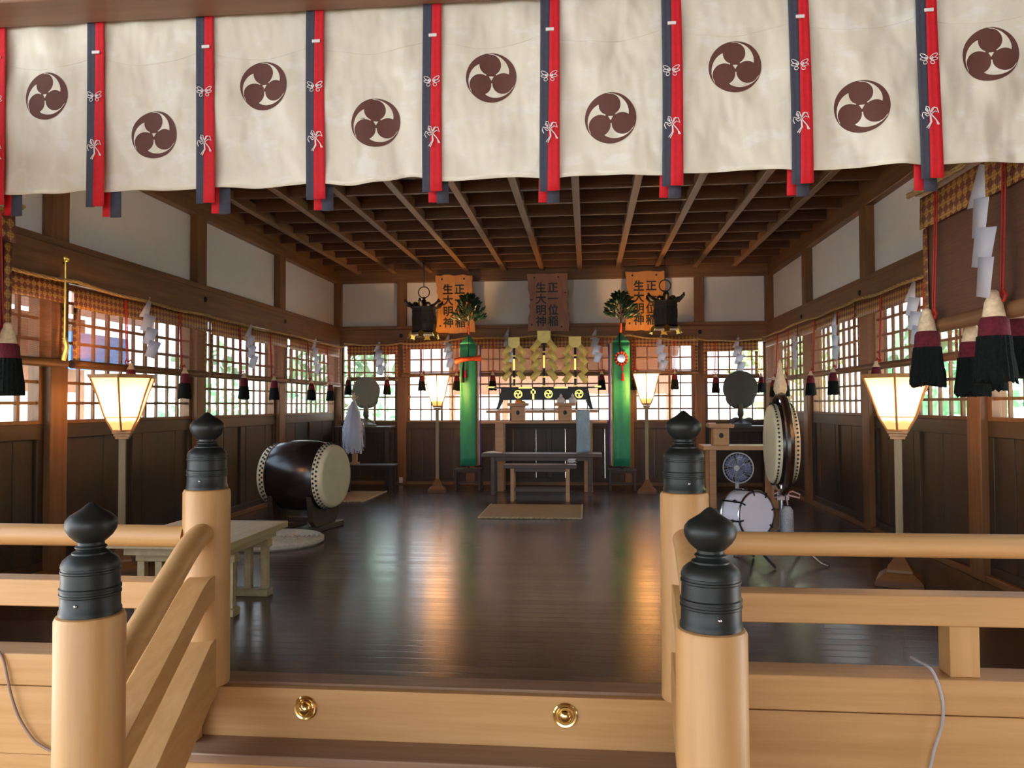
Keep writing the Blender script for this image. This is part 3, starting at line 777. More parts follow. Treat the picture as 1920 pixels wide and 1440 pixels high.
o = MB().tube([(0, 0, 0), (0, -.0, -.3), (.0, 0, -.62)], .007, 8).ball((0, 0, .03), .03, 10).tube([(0, 0, -.60), (.02, 0, -.68), (-.01, 0, -.78)], .018, 8).build('tieback_rope', P['gold'])
p = aX(123, 492, -4.12); o.location = p
tag(o, 'golden cord and knob hanging on the pillar left of the left front lantern', 'cord')
# ================================================================== STANDING LANTERNS
def lantern(label, x, y, zb, zt, rt, rb, rot, bs=.23, watt=11):
    t = thing('standing_lantern', label, 'lantern', (x, y, 0), rot, 'lit standing lanterns')
    n = 6
    def ring(r, z): return [Vector((r*math.cos(2*PI*k/n-PI/2), r*math.sin(2*PI*k/n-PI/2), z)) for k in range(n)]
    b = MB()
    b.lathe([(bs, 0), (bs, .025), (bs*.93, .05), (bs*.62, .09), (bs*.55, .095)], 4, Matrix.Rotation(PI/4, 3, 'Z'))
    b.lathe([(bs*.56, .095), (bs*.54, .115), (bs*.40, .15), (bs*.22, .20), (bs*.2, .205)], 4, Matrix.Rotation(PI/4, 3, 'Z'))
    b.build('base', W['midX'], t, bev=.003, sharp=20)
    MB().box(-.026, .026, -.026, .026, .19, zb-.04).build('pole', W['pole'], t, bev=.003)
    k = MB()
    for i, (h, z) in enumerate(((rb*.62, zb-.065), (rb*.74, zb-.045), (rb*.86, zb-.022))): k.box(-h, h, -h, h, z, z+.02)
    k.build('bracket', W['lant'], t, bev=.002)
    mid = .24
    zm = zb+(zt-zb)*mid; rm = rb
    prof = [(rb, zb), (rb+(rt-rb)*.32, zm), (rb+(rt-rb)*.64, zb+(zt-zb)*.64), (rt*.96, zt-.02)]
    pm = MB()
    for (ra, za), (rc, zc) in zip(prof, prof[1:]):
        A, B = ring(ra*.985, za), ring(rc*.985, zc)
        for i in range(n): j = (i+1) % n; pm.add([A[i], A[j], B[j], B[i]], [(0, 1, 2, 3)])
    pm.build('shade_paper', P['lamp'], t, recalc=False)
    f = MB()
    for i in range(n):
        f.tube([ring(r_, z_)[i] for r_, z_ in prof], .0085, 6)
    for r_, z_, q in ((rb, zb, .010), (prof[1][0], zm, .0045)):
        R = ring(r_, z_)
        for i in range(n): f.tube([R[i], R[(i+1) % n]], q, 6)
    R0, R1 = ring(rt*1.0, zt-.03), ring(rt*1.05, zt); R2 = ring(rt*.9, zt); R3 = ring(rt*.9, zt-.03)
    for i in range(n):
        j = (i+1) % n
        f.add([R0[i], R0[j], R1[j], R1[i], R2[i], R2[j], R3[i], R3[j]], [(0, 1, 2, 3), (3, 2, 5, 4), (4, 5, 7, 6), (6, 7, 1, 0)])
    f.build('shade_frame', W['lant'], t)
    MB().lathe([(.012, zb-.02), (.012, zm), (prof[1][0]*.62, zm), (prof[1][0]*.62, zm+.008), (.02, zm+.01), (.02, zm+.06), (0, zm+.07)], 16).build('bulb_holder', W['lant'], t)  # holder with a disc added to shade the lower paper
    lt = bpy.data.lights.new('lantern_bulb', 'POINT'); lt.energy = watt; lt.color = (1, .58, .24); lt.shadow_soft_size = .04
    lo = bpy.data.objects.new('bulb', lt); COL.objects.link(lo); lo.parent = t; lo.location = (0, 0, zb+(zt-zb)*.58)
    return t
lantern('lit hexagonal paper lantern standing left of the steps, in front of the left wall', -3.78, 6.0, 1.15, 1.607, .268, .080, .52-.10)
lantern('lit hexagonal paper lantern standing right of the steps, beside the large near tassels', 2.318, 6.05, 1.145, 1.565, .268, .080, -.42)
lantern('smaller lit paper lantern at the back, left of the left green banner', -2.32, 11.9, 1.33, 1.83, .235, .075, .15, .2, 42)
lantern('smaller lit paper lantern at the back, right of the right green banner', .905, 11.9, 1.355, 1.835, .235, .075, -.1, .2, 42)
# ================================================================== LARGE DRUM
ax = Vector((math.cos(.18), -math.sin(.18), 0)); A = axm(ax)
dc = aY(571, 891, 8.25)
t = thing('barrel_drum', 'big black barrel drum with cream heads lying on a dark wooden stand at left', 'drum', (dc.x, dc.y, .24))
c = Vector((0, 0, dc.z-.24))
MB().lathe([(.318, -.375), (.352, -.28), (.378, -.14), (.385, 0), (.378, .14), (.352, .28), (.318, .375)], 56, A, c).build('shell', P['drum'], t)
for s in (-1, 1):
    k = MB().mat(0).lathe([(r, s*z) for r, z in [(.357, .288), (.347, .325), (.335, .365), (.322, .388), (.306, .397), (.28, .396), (.12, .394), (0, .393)]], 56, A, c).mat(1)
    for j in range(44):
        for rr, zz, o_ in ((.354, .303, 0), (.345, .335, .5)):
            q = 2*PI*(j+o_)/44; k.ball(c+A @ Vector((rr*math.cos(q), rr*math.sin(q), s*zz)), .0145, 6)
    k.build('drum_head', [P['skin'], P['iron']], t, 'cream drum skin held by two rows of black tacks')
sd = thing('drum_stand', 'dark wooden cradle stand under the big black barrel drum', 'drum stand', (dc.x, dc.y, 0))
yv = Vector((math.sin(.18), math.cos(.18), 0))
for s in (-1, 1):
    cc = ax*(.235*s); r0 = .372; cz = dc.z
    poly = []
    for j in range(17):
        q = PI+.55+(PI-1.1)*j/16; poly.append((r0*math.cos(q), cz+r0*math.sin(q)))
    poly += [(.27, .12), (.19, .05), (.24, 0), (-.24, 0), (-.19, .05), (-.27, .12)]
    poly = [(a, b) for a, b in poly]
    MB().prism(poly, -.03, .03, lambda a, b, d, cc=cc: cc+yv*a+ax*d+Vector((0, 0, b))).build('cradle', W['darkX'], sd, bev=.004)
    MB().obox(cc+Vector((0, 0, .03)), (.11, .72, .06), Matrix.Rotation(-.18, 3, 'Z')).build('foot', W['darkY'], sd, bev=.006)
MB().obox((0, 0, .105), (.5, .06, .05), Matrix.Rotation(-.18, 3, 'Z')).build('tie_rail', W['darkX'], sd, bev=.004)
# ================================================================== BENCH, ROUND MAT, MATS
t = thing('low_table', 'pale grey wooden low table with slatted legs, behind the left inner post', 'table', (-2.62, 5.15, 0))
MB().box(-.40, .42, -.53, .40, .455, .50).build('top', W['bench'], t, bev=.004)
MB().box(-.33, .36, -.45, .33, .40, .455).build('apron', W['bench'], t, bev=.003)
for yy in (-.33, .20):
    MB().box(-.30, .37, yy-.05, yy+.05, 0, .05).build('foot_rail', W['bench'], t, bev=.006)
    MB().box(-.30, .37, yy-.035, yy+.035, .345, .40).build('leg_head', W['bench'], t, bev=.004)
    for i in range(6):
        x = -.27+.12*i
        MB().box(x-.024, x+.024, yy-.024, yy+.024, .05, .345).build('leg', W['bench'], t, bev=.003)
t = thing('round_mat', 'round coiled pale straw mat on the floor between low table and drum', 'mat', (-3.08, 7.38, 0))
r = .49
pr = [(r-.02, .001), (r, .02), (r, .05), (r-.02, .065)]
k = r-.02
while k > .05: pr += [(k-.006, .066), (k-.014, .048), (k-.024, .048), (k-.036, .066)]; k -= .045
pr += [(0, .062)]
MB().lathe(pr, 56).build('coiled_straw', P['enza'], t)
def mat(label, x0, x1, y0, y1):
    t = thing('floor_mat', label, 'mat', ((x0+x1)/2, (y0+y1)/2, 0), 0, 'thin beige floor mats')
    w, d = (x1-x0)/2, (y1-y0)/2
    MB().box(-w, w, -d, d, .001, .014).build('weave', P['mat'], t)
    m = MB(); n = 20; pts = []
    for i in range(n):
        a = -w+2*w*i/n
        for j in range(4): pts.append((a+2*w/n*j/4, -d-.035*math.sin(PI*j/4), .012))
    pts.append((w, -d, .012)); m.tube(pts, .011, 6)
    m.tube([(-w, -d, .012), (-w, d, .012)], .011, 6).tube([(w, -d, .012), (w, d, .012)], .011, 6)
    m.build('scalloped_cord', P['matlight'], t)
mat('beige floor mat with scalloped edge in front of the central altar tables', -1.29, -.07, 9.15, 10.38)
mat('beige floor mat on the left floor, just right of the big drum', -4.1, -3.10, 10.55, 11.8)
# ================================================================== BACK: ALTAR TABLES
def table(name, label, cat, x0, x1, y0, y1, zt, th, m, lx, lr, apron=0, taper=1, inset=.06, group=None, lm=None, zb=0):
    cxx, cyy = (x0+x1)/2, (y0+y1)/2
    t = thing(name, label, cat, (cxx, cyy, zb), 0, group)
    w, d = (x1-x0)/2, (y1-y0)/2
    MB().box(-w, w, -d, d, zt-th-zb, zt-zb).build('top', m, t, bev=.005)
    if apron: MB().box(-lx, lx, -d+inset, d-inset, zt-th-apron-zb, zt-th-zb).build('apron', m, t, bev=.003)
    for sx in (-1, 1):
        for sy in (-1, 1):
            x = sx*lx; y = sy*(d-inset)
            MB().box(x-lr, x+lr, y-lr, y+lr, 0, zt-th-zb).build('leg', lm or m, t, bev=.004)
    return t
# low bench in front
t = table('bench', 'low brown wooden bench in front of the long dark table, behind the beige centre mat', 'bench', -1.16, -.15, 10.72, 11.05, .51, .05, W['old'], .385, .026, .05, lm=W['altar'])
for y in (-.10, .10): MB().box(-.385, .385, y-.012, y+.012, .14, .18).build('stretcher', W['old'], t)
# crumpled paper on the bench
m = MB(); random.seed(5)
for k in range(7):
    a = random.uniform(0, 6); q = Matrix.Rotation(a, 3, 'Z') @ Matrix.Rotation(random.uniform(.2, 1.1), 3, 'X')
    m.obox((random.uniform(-.03, .03), random.uniform(-.02, .02), .035+random.uniform(0, .03)), (.09, .06, .004), q)
m.box(-.06, .06, -.04, .04, .001, .008)
o = m.build('folded_paper', P['paper']); o.location = (-.215, 10.84, .51); tag(o, 'small crumpled white paper on the right end of the low bench', 'paper')
# long dark table
table('long_table', 'long dark weathered wooden table carrying the marbled cloth, behind the low bench', 'table', -1.58, .22, 11.45, 11.85, .62, .05, W['old'], .72, .03, .06)
o = MB().sheet(lambda a, b: (-.14+.28*a, -.12+.24*b, .004+.02*math.sin(PI*a)*math.sin(2*PI*b)**2), 10, 8).build('white_sheet', P['paper'], thick=.003, recalc=False)
o.location = (-1.42, 11.62, .622); tag(o, 'flat white paper lying on the left end of the long dark table', 'paper')
# pale altar table behind
t = table('altar_table', 'tall pale wooden altar table carrying the two offering stands', 'table', -1.655, .315, 12.0, 12.30, 1.09, .035, W['altar'], .69, .066, 0, inset=.08)
# marbled cloth
o = MB().sheet(lambda a, b: (-.105+.21*a+.004*math.sin(5*b), .010*math.sin(6*a+2*b), .64*b), 8, 16).build('marbled_cloth', P['marble'], thick=.004, recalc=False)
o.location = (-.055, 11.78, .622); tag(o, 'pale blue-white marbled cloth hanging upright at the right end of the long dark table', 'cloth')
# raised shelf on the altar table and black lacquer stand
t = thing('altar_shelf', 'narrow raised wooden shelf behind the offering stands', 'shelf', (-.72, 12.52, 0))
MB().box(-.90, .90, -.11, .11, 1.215, 1.26).build('board', W['altar'], t, bev=.003)
for x in (-.72, .72):
    for y in (-.075, .075): MB().box(x-.03, x+.03, y-.03, y+.03, 0, 1.215).build('leg', W['altar'], t)
t = thing('lacquer_altar', 'black lacquered altar stand with gold round crests below the gold streamers', 'altar', (-.68, 12.52, 1.272))
m = MB().box(-.80, .80, -.10, .10, .335, .36)
m.prism([(.80, .335), (.92, .352), (.92, .378), (.80, .36)], -.10, .10, lambda a, b, d: (a, d, b)).prism([(-.80, .335), (-.92, .352), (-.92, .378), (-.80, .36)], -.10, .10, lambda a, b, d: (a, d, b))
m.build('top_board', P['black'], t, bev=.003)
MB().box(-.70, .70, -.075, -.05, .15, .335).build('front_panel', P['black'], t)
for sx in (-1, 1):
    MB().bar((sx*.68, -.06, .15), (sx*.76, -.06, 0), .045, .07, (0, 1, 0)).bar((sx*.68, .06, .335), (sx*.76, .06, 0), .045, .05, (0, 1, 0)).build('leg', P['black'], t)
    MB().box(sx*.86-.05, sx*.86+.05, -.103, .103, .35, .372).build('gold_end', P['gold'], t, 'gold end fitting')
for x in (-.30, .27): MB().box(x-.11, x+.11, -.106, -.098, .336, .362).build('gold_edge_fitting', P['gold'], t, 'gold edge fitting')
def flatcrest(par, x, y, z, r):
    m = MB().mat(0).lathe([(0, .006), (r, .006), (r, 0)], 28, Matrix.Rotation(PI/2, 3, 'X'), (x, y, z)).mat(1)
    for k in range(3):
        a = PI/2-k*2*PI/3; pts = []
        for j in range(14): q = 2*PI*j/14; pts.append((x+r*(.44*math.cos(a)+.28*math.cos(q)), y-.0075, z+r*(.44*math.sin(a)+.28*math.sin(q))))
        m.add(pts, [tuple(range(14))])
        tl = []; 
        for j in range(9): q = a+.2+1.5*j/8; tl.append((q, .78, .78-.28*(1-j/8)))
        V = [(x+r*ro*math.cos(q), y-.0075, z+r*ro*math.sin(q)) for q, ro, ri in tl]+[(x+r*ri*math.cos(q), y-.0075, z+r*ri*math.sin(q)) for q, ro, ri in reversed(tl)]
        m.add(V, [tuple(range(len(V)))])
    m.build('round_crest', [P['gold'], P['black']], par, 'round gold crest')
for x in (-.42, .07, .56): flatcrest(t, x, -.076, .245, .068)
MB().box(-.19, -.16, -.082, -.075, .16, .33).box(-.215, -.135, -.082, -.075, .255, .30).build('centre_fitting', P['gold'], t, 'gold vertical fitting')
# gold zigzag streamers on black rods
def gohei(label, p, h, wd):
    t = thing('gold_streamer', label, 'zigzag streamer', p, 0, 'gold paper streamers on black rods')
    m = MB().cyl((0, .01, .02), (0, .01, h*.86), .020, n=10); m.build('rod', P['black'], t)
    k = MB()
    for z in (.17, .62): k.cyl((0, .01, h*z-.012), (0, .01, h*z+.012), .024, n=10)
    k.lathe([(.045, 0), (.045, .012), (.02, .02)], 12)
    k.box(-.017, .017, -.016, -.008, h*.33, h*.56); k.build('gold_fitting', P['gold'], t, 'gold plate and rings on the rod')
    MB().box(-wd*.5, wd*.5, -.016, -.013, h*.78, h).build('head_paper', P['goldpaper'], t)
    sc = wd/.185
    for s in (-1, 1):
        for i in range(4):
            z0 = h*.80-.02-.135*sc*i; x0 = s*.040*sc
            q = [(x0-s*.01, z0), (x0+s*.058*sc, z0+.055*sc), (x0+s*.160*sc, z0-.078*sc), (x0+s*.092*sc, z0-.133*sc)]
            ti = .018*(1 if i % 2 else -1)
            MB().add([(a, -.022-.004*i+(ti if j in (1, 2) else -ti)*.5, b) for j, (a, b) in enumerate(q)], [(0, 1, 2, 3)]).build('folded_paper', P['goldpaper'], t, thick=.002, recalc=False)
    return t
gohei('left one of the three gold zigzag paper streamers above the black altar', (-1.165, 12.46, 1.64), .80, .185)
gohei('middle and tallest of the three gold zigzag paper streamers above the black altar', (-.68, 12.46, 1.64), .90, .215)
gohei('right one of the three gold zigzag paper streamers above the black altar', (-.18, 12.46, 1.64), .80, .20)
# offering stands
def sanbo(label, p, s=1.0, rz=0):
    t = thing('offering_stand', label, 'offering stand', p, rz, 'wooden offering stands')
    w = .105*s; h = .235*s
    m = MB().box(-w, w, -w, w, 0, h)
    m.build('body', W['altar'], t, bev=.012)
    tw = .155*s
    m = MB().box(-tw, tw, -tw, tw, h, h+.014)
    for a in (-1, 1): m.box(a*tw-.006, a*tw+.006, -tw, tw, h+.014, h+.05*s).box(-tw, tw, a*tw-.006, a*tw+.006, h+.014, h+.05*s)
    m.build('tray', W['altar'], t, bev=.002)
    k = MB(); pts = [(.030*s*math.cos(2*PI*j/18), -w-.0015, h*.55+.034*s*math.sin(2*PI*j/18)*(1.15 if math.sin(2*PI*j/18) > 0 else .9)) for j in range(18)]
    k.add(pts, [tuple(range(18))]); k.build('round_hole', P['ink'], t, 'dark round hole in the front', recalc=False)
    return t
sanbo('left wooden offering stand on the pale altar table, holding orange fruit', (-1.07, 12.15, 1.09), 1.0)
sanbo('right wooden offering stand on the pale altar table, holding white jars', (-.335, 12.15, 1.09), 1.0)
for dx, r in ((-.005, .055), (.065, .04)):
    o = MB().ball((0, 0, r*.85), r, 16, (1, 1, .85)).build('orange', P['fruit']); o.location = (-1.065+dx, 12.15-(.03 if r > .05 else -.05), 1.34)
    tag(o, 'round orange fruit on the left offering stand' if r > .05 else 'smaller orange fruit tucked behind the round one on left stand', 'fruit')
for x, side_ in ((-.40, 'left'), (-.22, 'right')):
    t = thing('white_jar', side_+' one of two round white lidded jars on the right offering stand', 'jar', (x, 12.12 if x < -.3 else 12.15, 1.3405), 0, 'white jars on the right offering stand')
    MB().lathe([(.03, 0), (.034, .01), (.06, .05), (.064, .08), (.05, .11), (.022, .128), (.018, .14)], 24).build('body', P['china'], t)
    MB().lathe([(.024, .138), (.026, .146), (.014, .16), (.009, .17), (0, .185)], 20).build('lid', P['china'], t)
# ------------------------------------------------------------------ green banners with sakaki branches
def banner(label, x, y, left):
    t = thing('silk_banner', label, 'banner', (x, y, .345), 0, 'green silk banners')
    z0, zs, zt = .03, 1.98, 2.10
    s = 1 if left else -1
    MB().cyl((0, .06, -.01), (0, .06, 2.38), .014, n=10).build('pole', W['darkZ'], t)
    w = .135
    MB().sheet(lambda a, b: (-w+2*w*a, .012*math.sin(7*a+.5*b)-.01*math.sin(3*b), z0+(zs-z0)*b), 10, 14).build('green_cloth', P['green'], t, thick=.003, recalc=False)
    MB().sheet(lambda a, b: ((-w+2*w*a)*(1-b)+.0*b, .012*math.sin(7*a)*(1-b)+.06*b-.02*math.sin(PI*a)*(1-b), zs+(zt+.04-zs)*b), 10, 4).build('peaked_top', P['green'], t, thick=.003, recalc=False)
    for i, (k, wd) in enumerate((('orange', .022), ('paper', .018), ('purple', .022))):
        xa = s*(w+.006+.026*i)
        MB().sheet(lambda a, b, xa=xa, wd=wd, i=i: (xa+wd*(a-.5), .02+.01*i+.004*math.sin(9*b), z0+.01*i+(zs-.02*i-z0)*b), 1, 8).build('side_strip', P['yellow'] if (k == 'orange' and not left) else P[k], t, {'orange': 'orange side strip', 'paper': 'white side strip', 'purple': 'purple side strip'}[k], thick=.002, recalc=False)
    # evergreen sprig
    random.seed(int(x*10)+40)
    m = MB().mat(1).cyl((0, .06, 2.1), (.0, .06, 2.72), .010, .004, 8).mat(0)
    for k in range(230):
        f = random.random(); z = 2.32+.42*f; rad = .23*(1-f)**.7+.03
        q = random.uniform(0, 2*PI); rr = rad*random.uniform(.25, 1)
        b = Vector((rr*math.cos(q), .06+rr*.6*math.sin(q), z+rr*.25)); d = Vector((math.cos(q), .6*math.sin(q), random.uniform(.15, 1.0))).normalized()
        Lf = random.uniform(.08, .13); sd_ = d.cross(Vector((random.uniform(-.4, .4), -1, random.uniform(-.3, .3)))).normalized()*Lf*.22
        up_ = d.cross(sd_).normalized()*.008
        m.add([b, b+d*Lf*.45+sd_+up_, b+d*Lf, b+d*Lf*.45-sd_+up_, b+d*Lf*.5-up_], [(0, 1, 4), (1, 2, 4), (2, 3, 4), (3, 0, 4)])
        if k % 4 == 0: m.mat(1).tube([(0, .06, z-.05), b], .003, 4).mat(0)
    m.build('evergreen_sprig', [P['leaf'], P['trunk']], t, 'dark green leafy evergreen sprig', recalc=False)
    if left:
        k = MB().tube([(-.20, -.055, 1.70), (-.10, -.06, 1.725), (0, -.062, 1.735), (.12, -.06, 1.74), (.22, -.055, 1.745)], [.05, .042, .034, .038, .055], 12)
        k.build('wrapped_bundle', P['orangered'], t, 'orange-red brocade wrapped sword crosspiece')
        MB().tube([(.0, -.05, 2.2), (.02, -.05, 1.95), (.005, -.05, 1.74)], .006, 6).tube([(-.06, -.06, 1.70), (-.075, -.06, 1.55), (-.08, -.06, 1.36)], [.008, .022, .03], 8).build('dark_cord', P['black'], t)
        MB().tube([(-.04, -.05, 1.56), (-.04, -.05, 1.44)], [.012, .022], 8).build('red_tassel', P['red'], t)
    else:
        k = MB(); c = Vector((0, -.05, 1.72))
        for j in range(24):
            q = 2*PI*j/24; k.mat(j % 2).ball(c+Vector((.085*math.cos(q), 0, .095*math.sin(q))), .024, 8, (1, .6, 1))
        k.build('mirror_wreath', [P['orangered'], P['crimson']], t, 'red and orange rope wreath around the mirror')
        MB().lathe([(0, .012), (.062, .010), (.066, 0), (0, 0)], 28, Matrix.Rotation(PI/2, 3, 'X'), c+Vector((0, -.01, 0))).build('round_mirror', P['chrome'], t)
        MB().tube([(-.02, -.04, 2.12), (-.03, -.05, 1.95), (-.01, -.05, 1.80)], .016, 8).build('dark_cord', P['black'], t)
        MB().tube([(.01, -.05, 1.62), (.02, -.05, 1.52)], .014, 8).tube([(.02, -.05, 1.50), (.02, -.05, 1.37)], [.014, .024], 8).build('red_tassel', P['red'], t)
    o = MB().tube([(0, .06, 2.14), (.0, .045, 2.2), (0, .06, 2.28)], .018, 8).build('pole_wrap', P['orangered'], t)
    sx0 = -.24
    st_ = table('banner_stool', ('dark wooden stool under the left green banner' if left else 'dark wooden stool under the right green banner'), 'stool', x-.215, x+.215, y-.16, y+.2, .335, .03, W['darkX'], .19, .022, .03, group='stools under the green banners')
    MB().box(-.19, .19, -.015, .015, .09, .12).build('stretcher', W['darkX'], st_)
    return t
banner('green silk banner with orange-red sword bundle across it, left of the altar', -1.885, 12.25, True)
banner('green silk banner with a small round mirror in a red wreath, right of the altar', .545, 12.25, False)
# ------------------------------------------------------------------ plaques
def glyphs(chars, size):
    """flat outlines of the characters, stacked downwards"""
    out = []
    for i, ch in enumerate(chars):
        cu_ = bpy.data.curves.new('glyph', 'FONT'); cu_.body = ch; cu_.size = size; cu_.align_x = 'CENTER'; cu_.align_y = 'CENTER'
        cu_.extrude = .004; cu_.offset = size*.02; cu_.resolution_u = 3
        ob = bpy.data.objects.new('glyph', cu_); COL.objects.link(ob)
        dg = bpy.context.evaluated_depsgraph_get(); me = bpy.data.meshes.new_from_object(ob.evaluated_get(dg))
        V = [(v.co.x, v.co.y-i*size*1.02, v.co.z) for v in me.vertices]; Fc = [tuple(p.vertices) for p in me.polygons]
        out.append((V, Fc)); bpy.data.objects.remove(ob); bpy.data.curves.remove(cu_); bpy.data.meshes.remove(me)
    return out
def plaque(label, x, w, m, tilt, gs=.19, yb=12.80):
    t = thing('name_plaque', label, 'plaque', (x, yb, 2.56), 0, 'wooden name plaques')
    h = .96; hw = w/2
    R_ = Matrix.Rotation(tilt, 3, 'X')
    poly = []
    random.seed(int(x*7)+3)
    def edge(a, b, n, ny):
        for j in range(n):
            q = j/n; p = (a[0]+(b[0]-a[0])*q, a[1]+(b[1]-a[1])*q); o_ = random.uniform(-.012, .012)
            poly.append((p[0]+ny[0]*o_, p[1]+ny[1]*o_))
    edge((-hw*1.02, 0), (hw*1.12, 0), 8, (0, 1)); edge((hw*1.12, 0), (hw, h*.55), 8, (1, 0)); edge((hw, h*.55), (hw*1.0, h), 7, (1, 0))
    edge((hw, h), (-hw, h), 8, (0, 1)); edge((-hw, h), (-hw*.88, h*.5), 7, (1, 0)); edge((-hw*.88, h*.5), (-hw*1.02, 0), 8, (1, 0))
    MB().prism(poly, -.018, .018, lambda a, b, d: R_ @ Vector((a, d, b))).build('board', m, t, bev=.005)
    k = MB()
    for (a, b) in ((-hw*.65, h*.93), (hw*.55, h*.93), (-hw*.8, h*.12), (hw*.7, h*.08), (-hw*.78, h*.55), (hw*.9, h*.66)):
        k.lathe([(.016, 0), (.012, .012), (0, .016)], 8, R_ @ Matrix.Rotation(PI/2, 3, 'X'), R_ @ Vector((a, -.018, b)))
    k.build('nail_heads', P['ink'], t)
    for txt, xo, g, zt in (('正一位稲', .095, gs, h*.74), ('生大明神', -.105, gs, h*.74)):
        for V, Fc in glyphs(txt, g*.95):
            MB().add([R_ @ Vector((xo+a, -.021-c, zt+b)) for a, b, c in V], Fc).build('brushed_character', P['ink'], t, recalc=False)
    return t
plaque('bright orange-brown wooden plaque with calligraphy, left one beside hanging bronze lantern', -2.19, .62, W['plaque'], .10)
plaque('dark brown wooden plaque with calligraphy, in the middle above the gold streamers', -.635, .66, W['plaqued'], .10)
plaque('reddish-orange wooden plaque with calligraphy, right one behind the right hanging lantern', .965, .64, W['plaque'], .10)
# ------------------------------------------------------------------ hanging bronze lanterns
def hanglamp(label, x, y, z0, ztop):
    t = thing('hanging_lantern', label, 'lantern', (x, y, z0), 0, 'hanging bronze lanterns'); n = 6
    H_ = .42; r = .195
    rot = Matrix.Rotation(PI/6, 3, 'Z')
    MB().lathe([(r*.96, .06), (r, .07), (r, H_-.02), (r*1.02, H_)], n, rot).build('body', P['lampmetal'], t, sharp=20)
    m = MB()
    for k in range(6):
        a = PI/6+k*PI/3+PI/6
        d = Vector((math.cos(a), math.sin(a), 0)); s_ = Vector((-d.y, d.x, 0))
        for i in (-1, 1):
            m.tube([d*(r*.88)+s_*(.055*i+.028*math.cos(2*PI*j/10))+Vector((0, 0, .24+.075*math.sin(2*PI*j/10))) for j in range(10)], .006, 5, True)
        m.tube([d*(r*.875)+s_*q+Vector((0, 0, .36)) for q in (-.09, .09)], .008, 5)
    m.build('relief', P['lampmetal'], t)
    m = MB().lathe([(r*1.12, H_), (r*1.15, H_+.015), (r*.9, H_+.045), (r*.45, H_+.085), (.03, H_+.11)], n, rot)
    for k in range(6):
        a = PI/6+k*PI/3; d = Vector((math.cos(a), math.sin(a), 0))
        m.tube([d*r*.95+Vector((0, 0, H_+.03)), d*r*1.3+Vector((0, 0, H_+.045)), d*r*1.55+Vector((0, 0, H_+.09)), d*r*1.58+Vector((0, 0, H_+.13))], [.03, .034, .026, .010], 8)
        b = a+PI/6; e = Vector((math.cos(b), math.sin(b), 0)); m.ball(e*r*1.0+Vector((0, 0, H_+.05)), .045, 10, (1, 1, .8))
    m.build('roof', P['lampmetal'], t)
    m = MB().lathe([(0, .05), (r*1.0, .06), (r*1.15, .03), (r*1.1, .0), (0, .0)], n, rot); m.build('base_plate', P['lampmetal'], t)
    for k in range(6):
        m = MB(); a = PI/6+k*PI/3; d = Vector((math.cos(a), math.sin(a), 0)); s_ = Vector((-d.y, d.x, 0))
        q0 = d*r*1.02
        pts = [(0, .06), (.03, .045), (.05, .01), (.035, -.03), (.055, -.06), (0, -.05), (-.055, -.06), (-.035, -.03), (-.05, .01), (-.03, .045)]
        V = [q0+s_*u+d*(.06-.6*w_)*.6+Vector((0, 0, w_)) for u, w_ in pts]+[q0+s_*u+d*((.06-.6*w_)*.6-.012)+Vector((0, 0, w_)) for u, w_ in pts]
        N = len(pts); m.add(V, [tuple(range(N)), tuple(range(2*N-1, N-1, -1))]+[(i, (i+1) % N, N+(i+1) % N, N+i) for i in range(N)])
        m.build('leaf_foot', P['gold'], t, 'gilded leaf-shaped foot')
    m = MB().lathe([(.03, H_+.10), (.04, H_+.125), (.022, H_+.145), (.03, H_+.165), (0, H_+.19)], 12); m.build('knob', P['lampmetal'], t)
    zr = H_+.255
    MB().tube([(.088*math.cos(2*PI*j/28), 0, zr+.088*math.sin(2*PI*j/28)) for j in range(28)], .0085, 8, True).build('ring', P['lampmetal'], t)
    MB().tube([(0, 0, zr+.085), (0, 0, ztop-z0)], .007, 6).ball((0, 0, ztop-z0-.03), .022, 8).build('hanging_rod', P['lampmetal'], t)
    return t
hanglamp('dark bronze hanging lantern with lit gold leaf feet, left of the left plaque', -2.55, 12.0, 2.455, CZ+.02)
hanglamp('dark bronze hanging lantern in front of the right plaque', 1.21, 12.0, 2.49, CZ+.02)
# ------------------------------------------------------------------ corner tables, mirrors, paper wand
table('corner_table', 'dark table in the left back corner under the round mirror', 'table', -4.15, -3.22, 12.40, 12.85, 1.0, .035, W['darkX'], .42, .03, .06)
table('corner_table', 'dark table in the right back corner under the round mirror', 'table', 1.95, 2.90, 12.40, 12.85, 1.0, .035, W['darkX'], .42, .03, .06)
def mirror(label, x, z, r, wob):
    t = thing('round_mirror', label, 'mirror', (x, 12.6, 1.0), 0, 'round mirrors on corner tables')
    zc = z-1.0
    pts = []
    for j in range(60):
        a = 2*PI*j/60; q = r*(1+wob*(.5+.5*math.sin(8*a)))
        pts.append((q*math.cos(a), zc+q*math.sin(a)))
    MB().prism(pts, -.012, .012, lambda a, b, d: (a, d, b)).build('disc', P['mirror'] if x < 0 else P['mirrordark'], t, bev=.004)
    m = MB(); random.seed(int(x*5)+9)
    m.lathe([(.17, 0), (.17, .03), (.11, .06), (.05, .09), (.03, .13), (.05, .17), (.04, zc-r+.02)], 20)
    for k in range(16):
        a = PI+PI*k/15; m.ball((r*.86*math.cos(a)*.8, .01, zc-r*.62+r*.45*math.sin(a)), .045, 8, (1, .5, 1))
    for k in range(10): m.ball((random.uniform(-.13, .13), .0, .05+random.uniform(0, .06)), .05, 8, (1.2, .6, .8))
    m.build('cloud_stand', P['mirror'] if x < 0 else P['mirrordark'], t, 'carved cloud-shaped stand')
    return t
mirror('dull grey-green round mirror on a carved stand in the left back corner', -3.66, 1.585, .235, .03)
mirror('dark round mirror on a cloud-shaped stand in the right back corner', 2.435, 1.60, .27, .02)
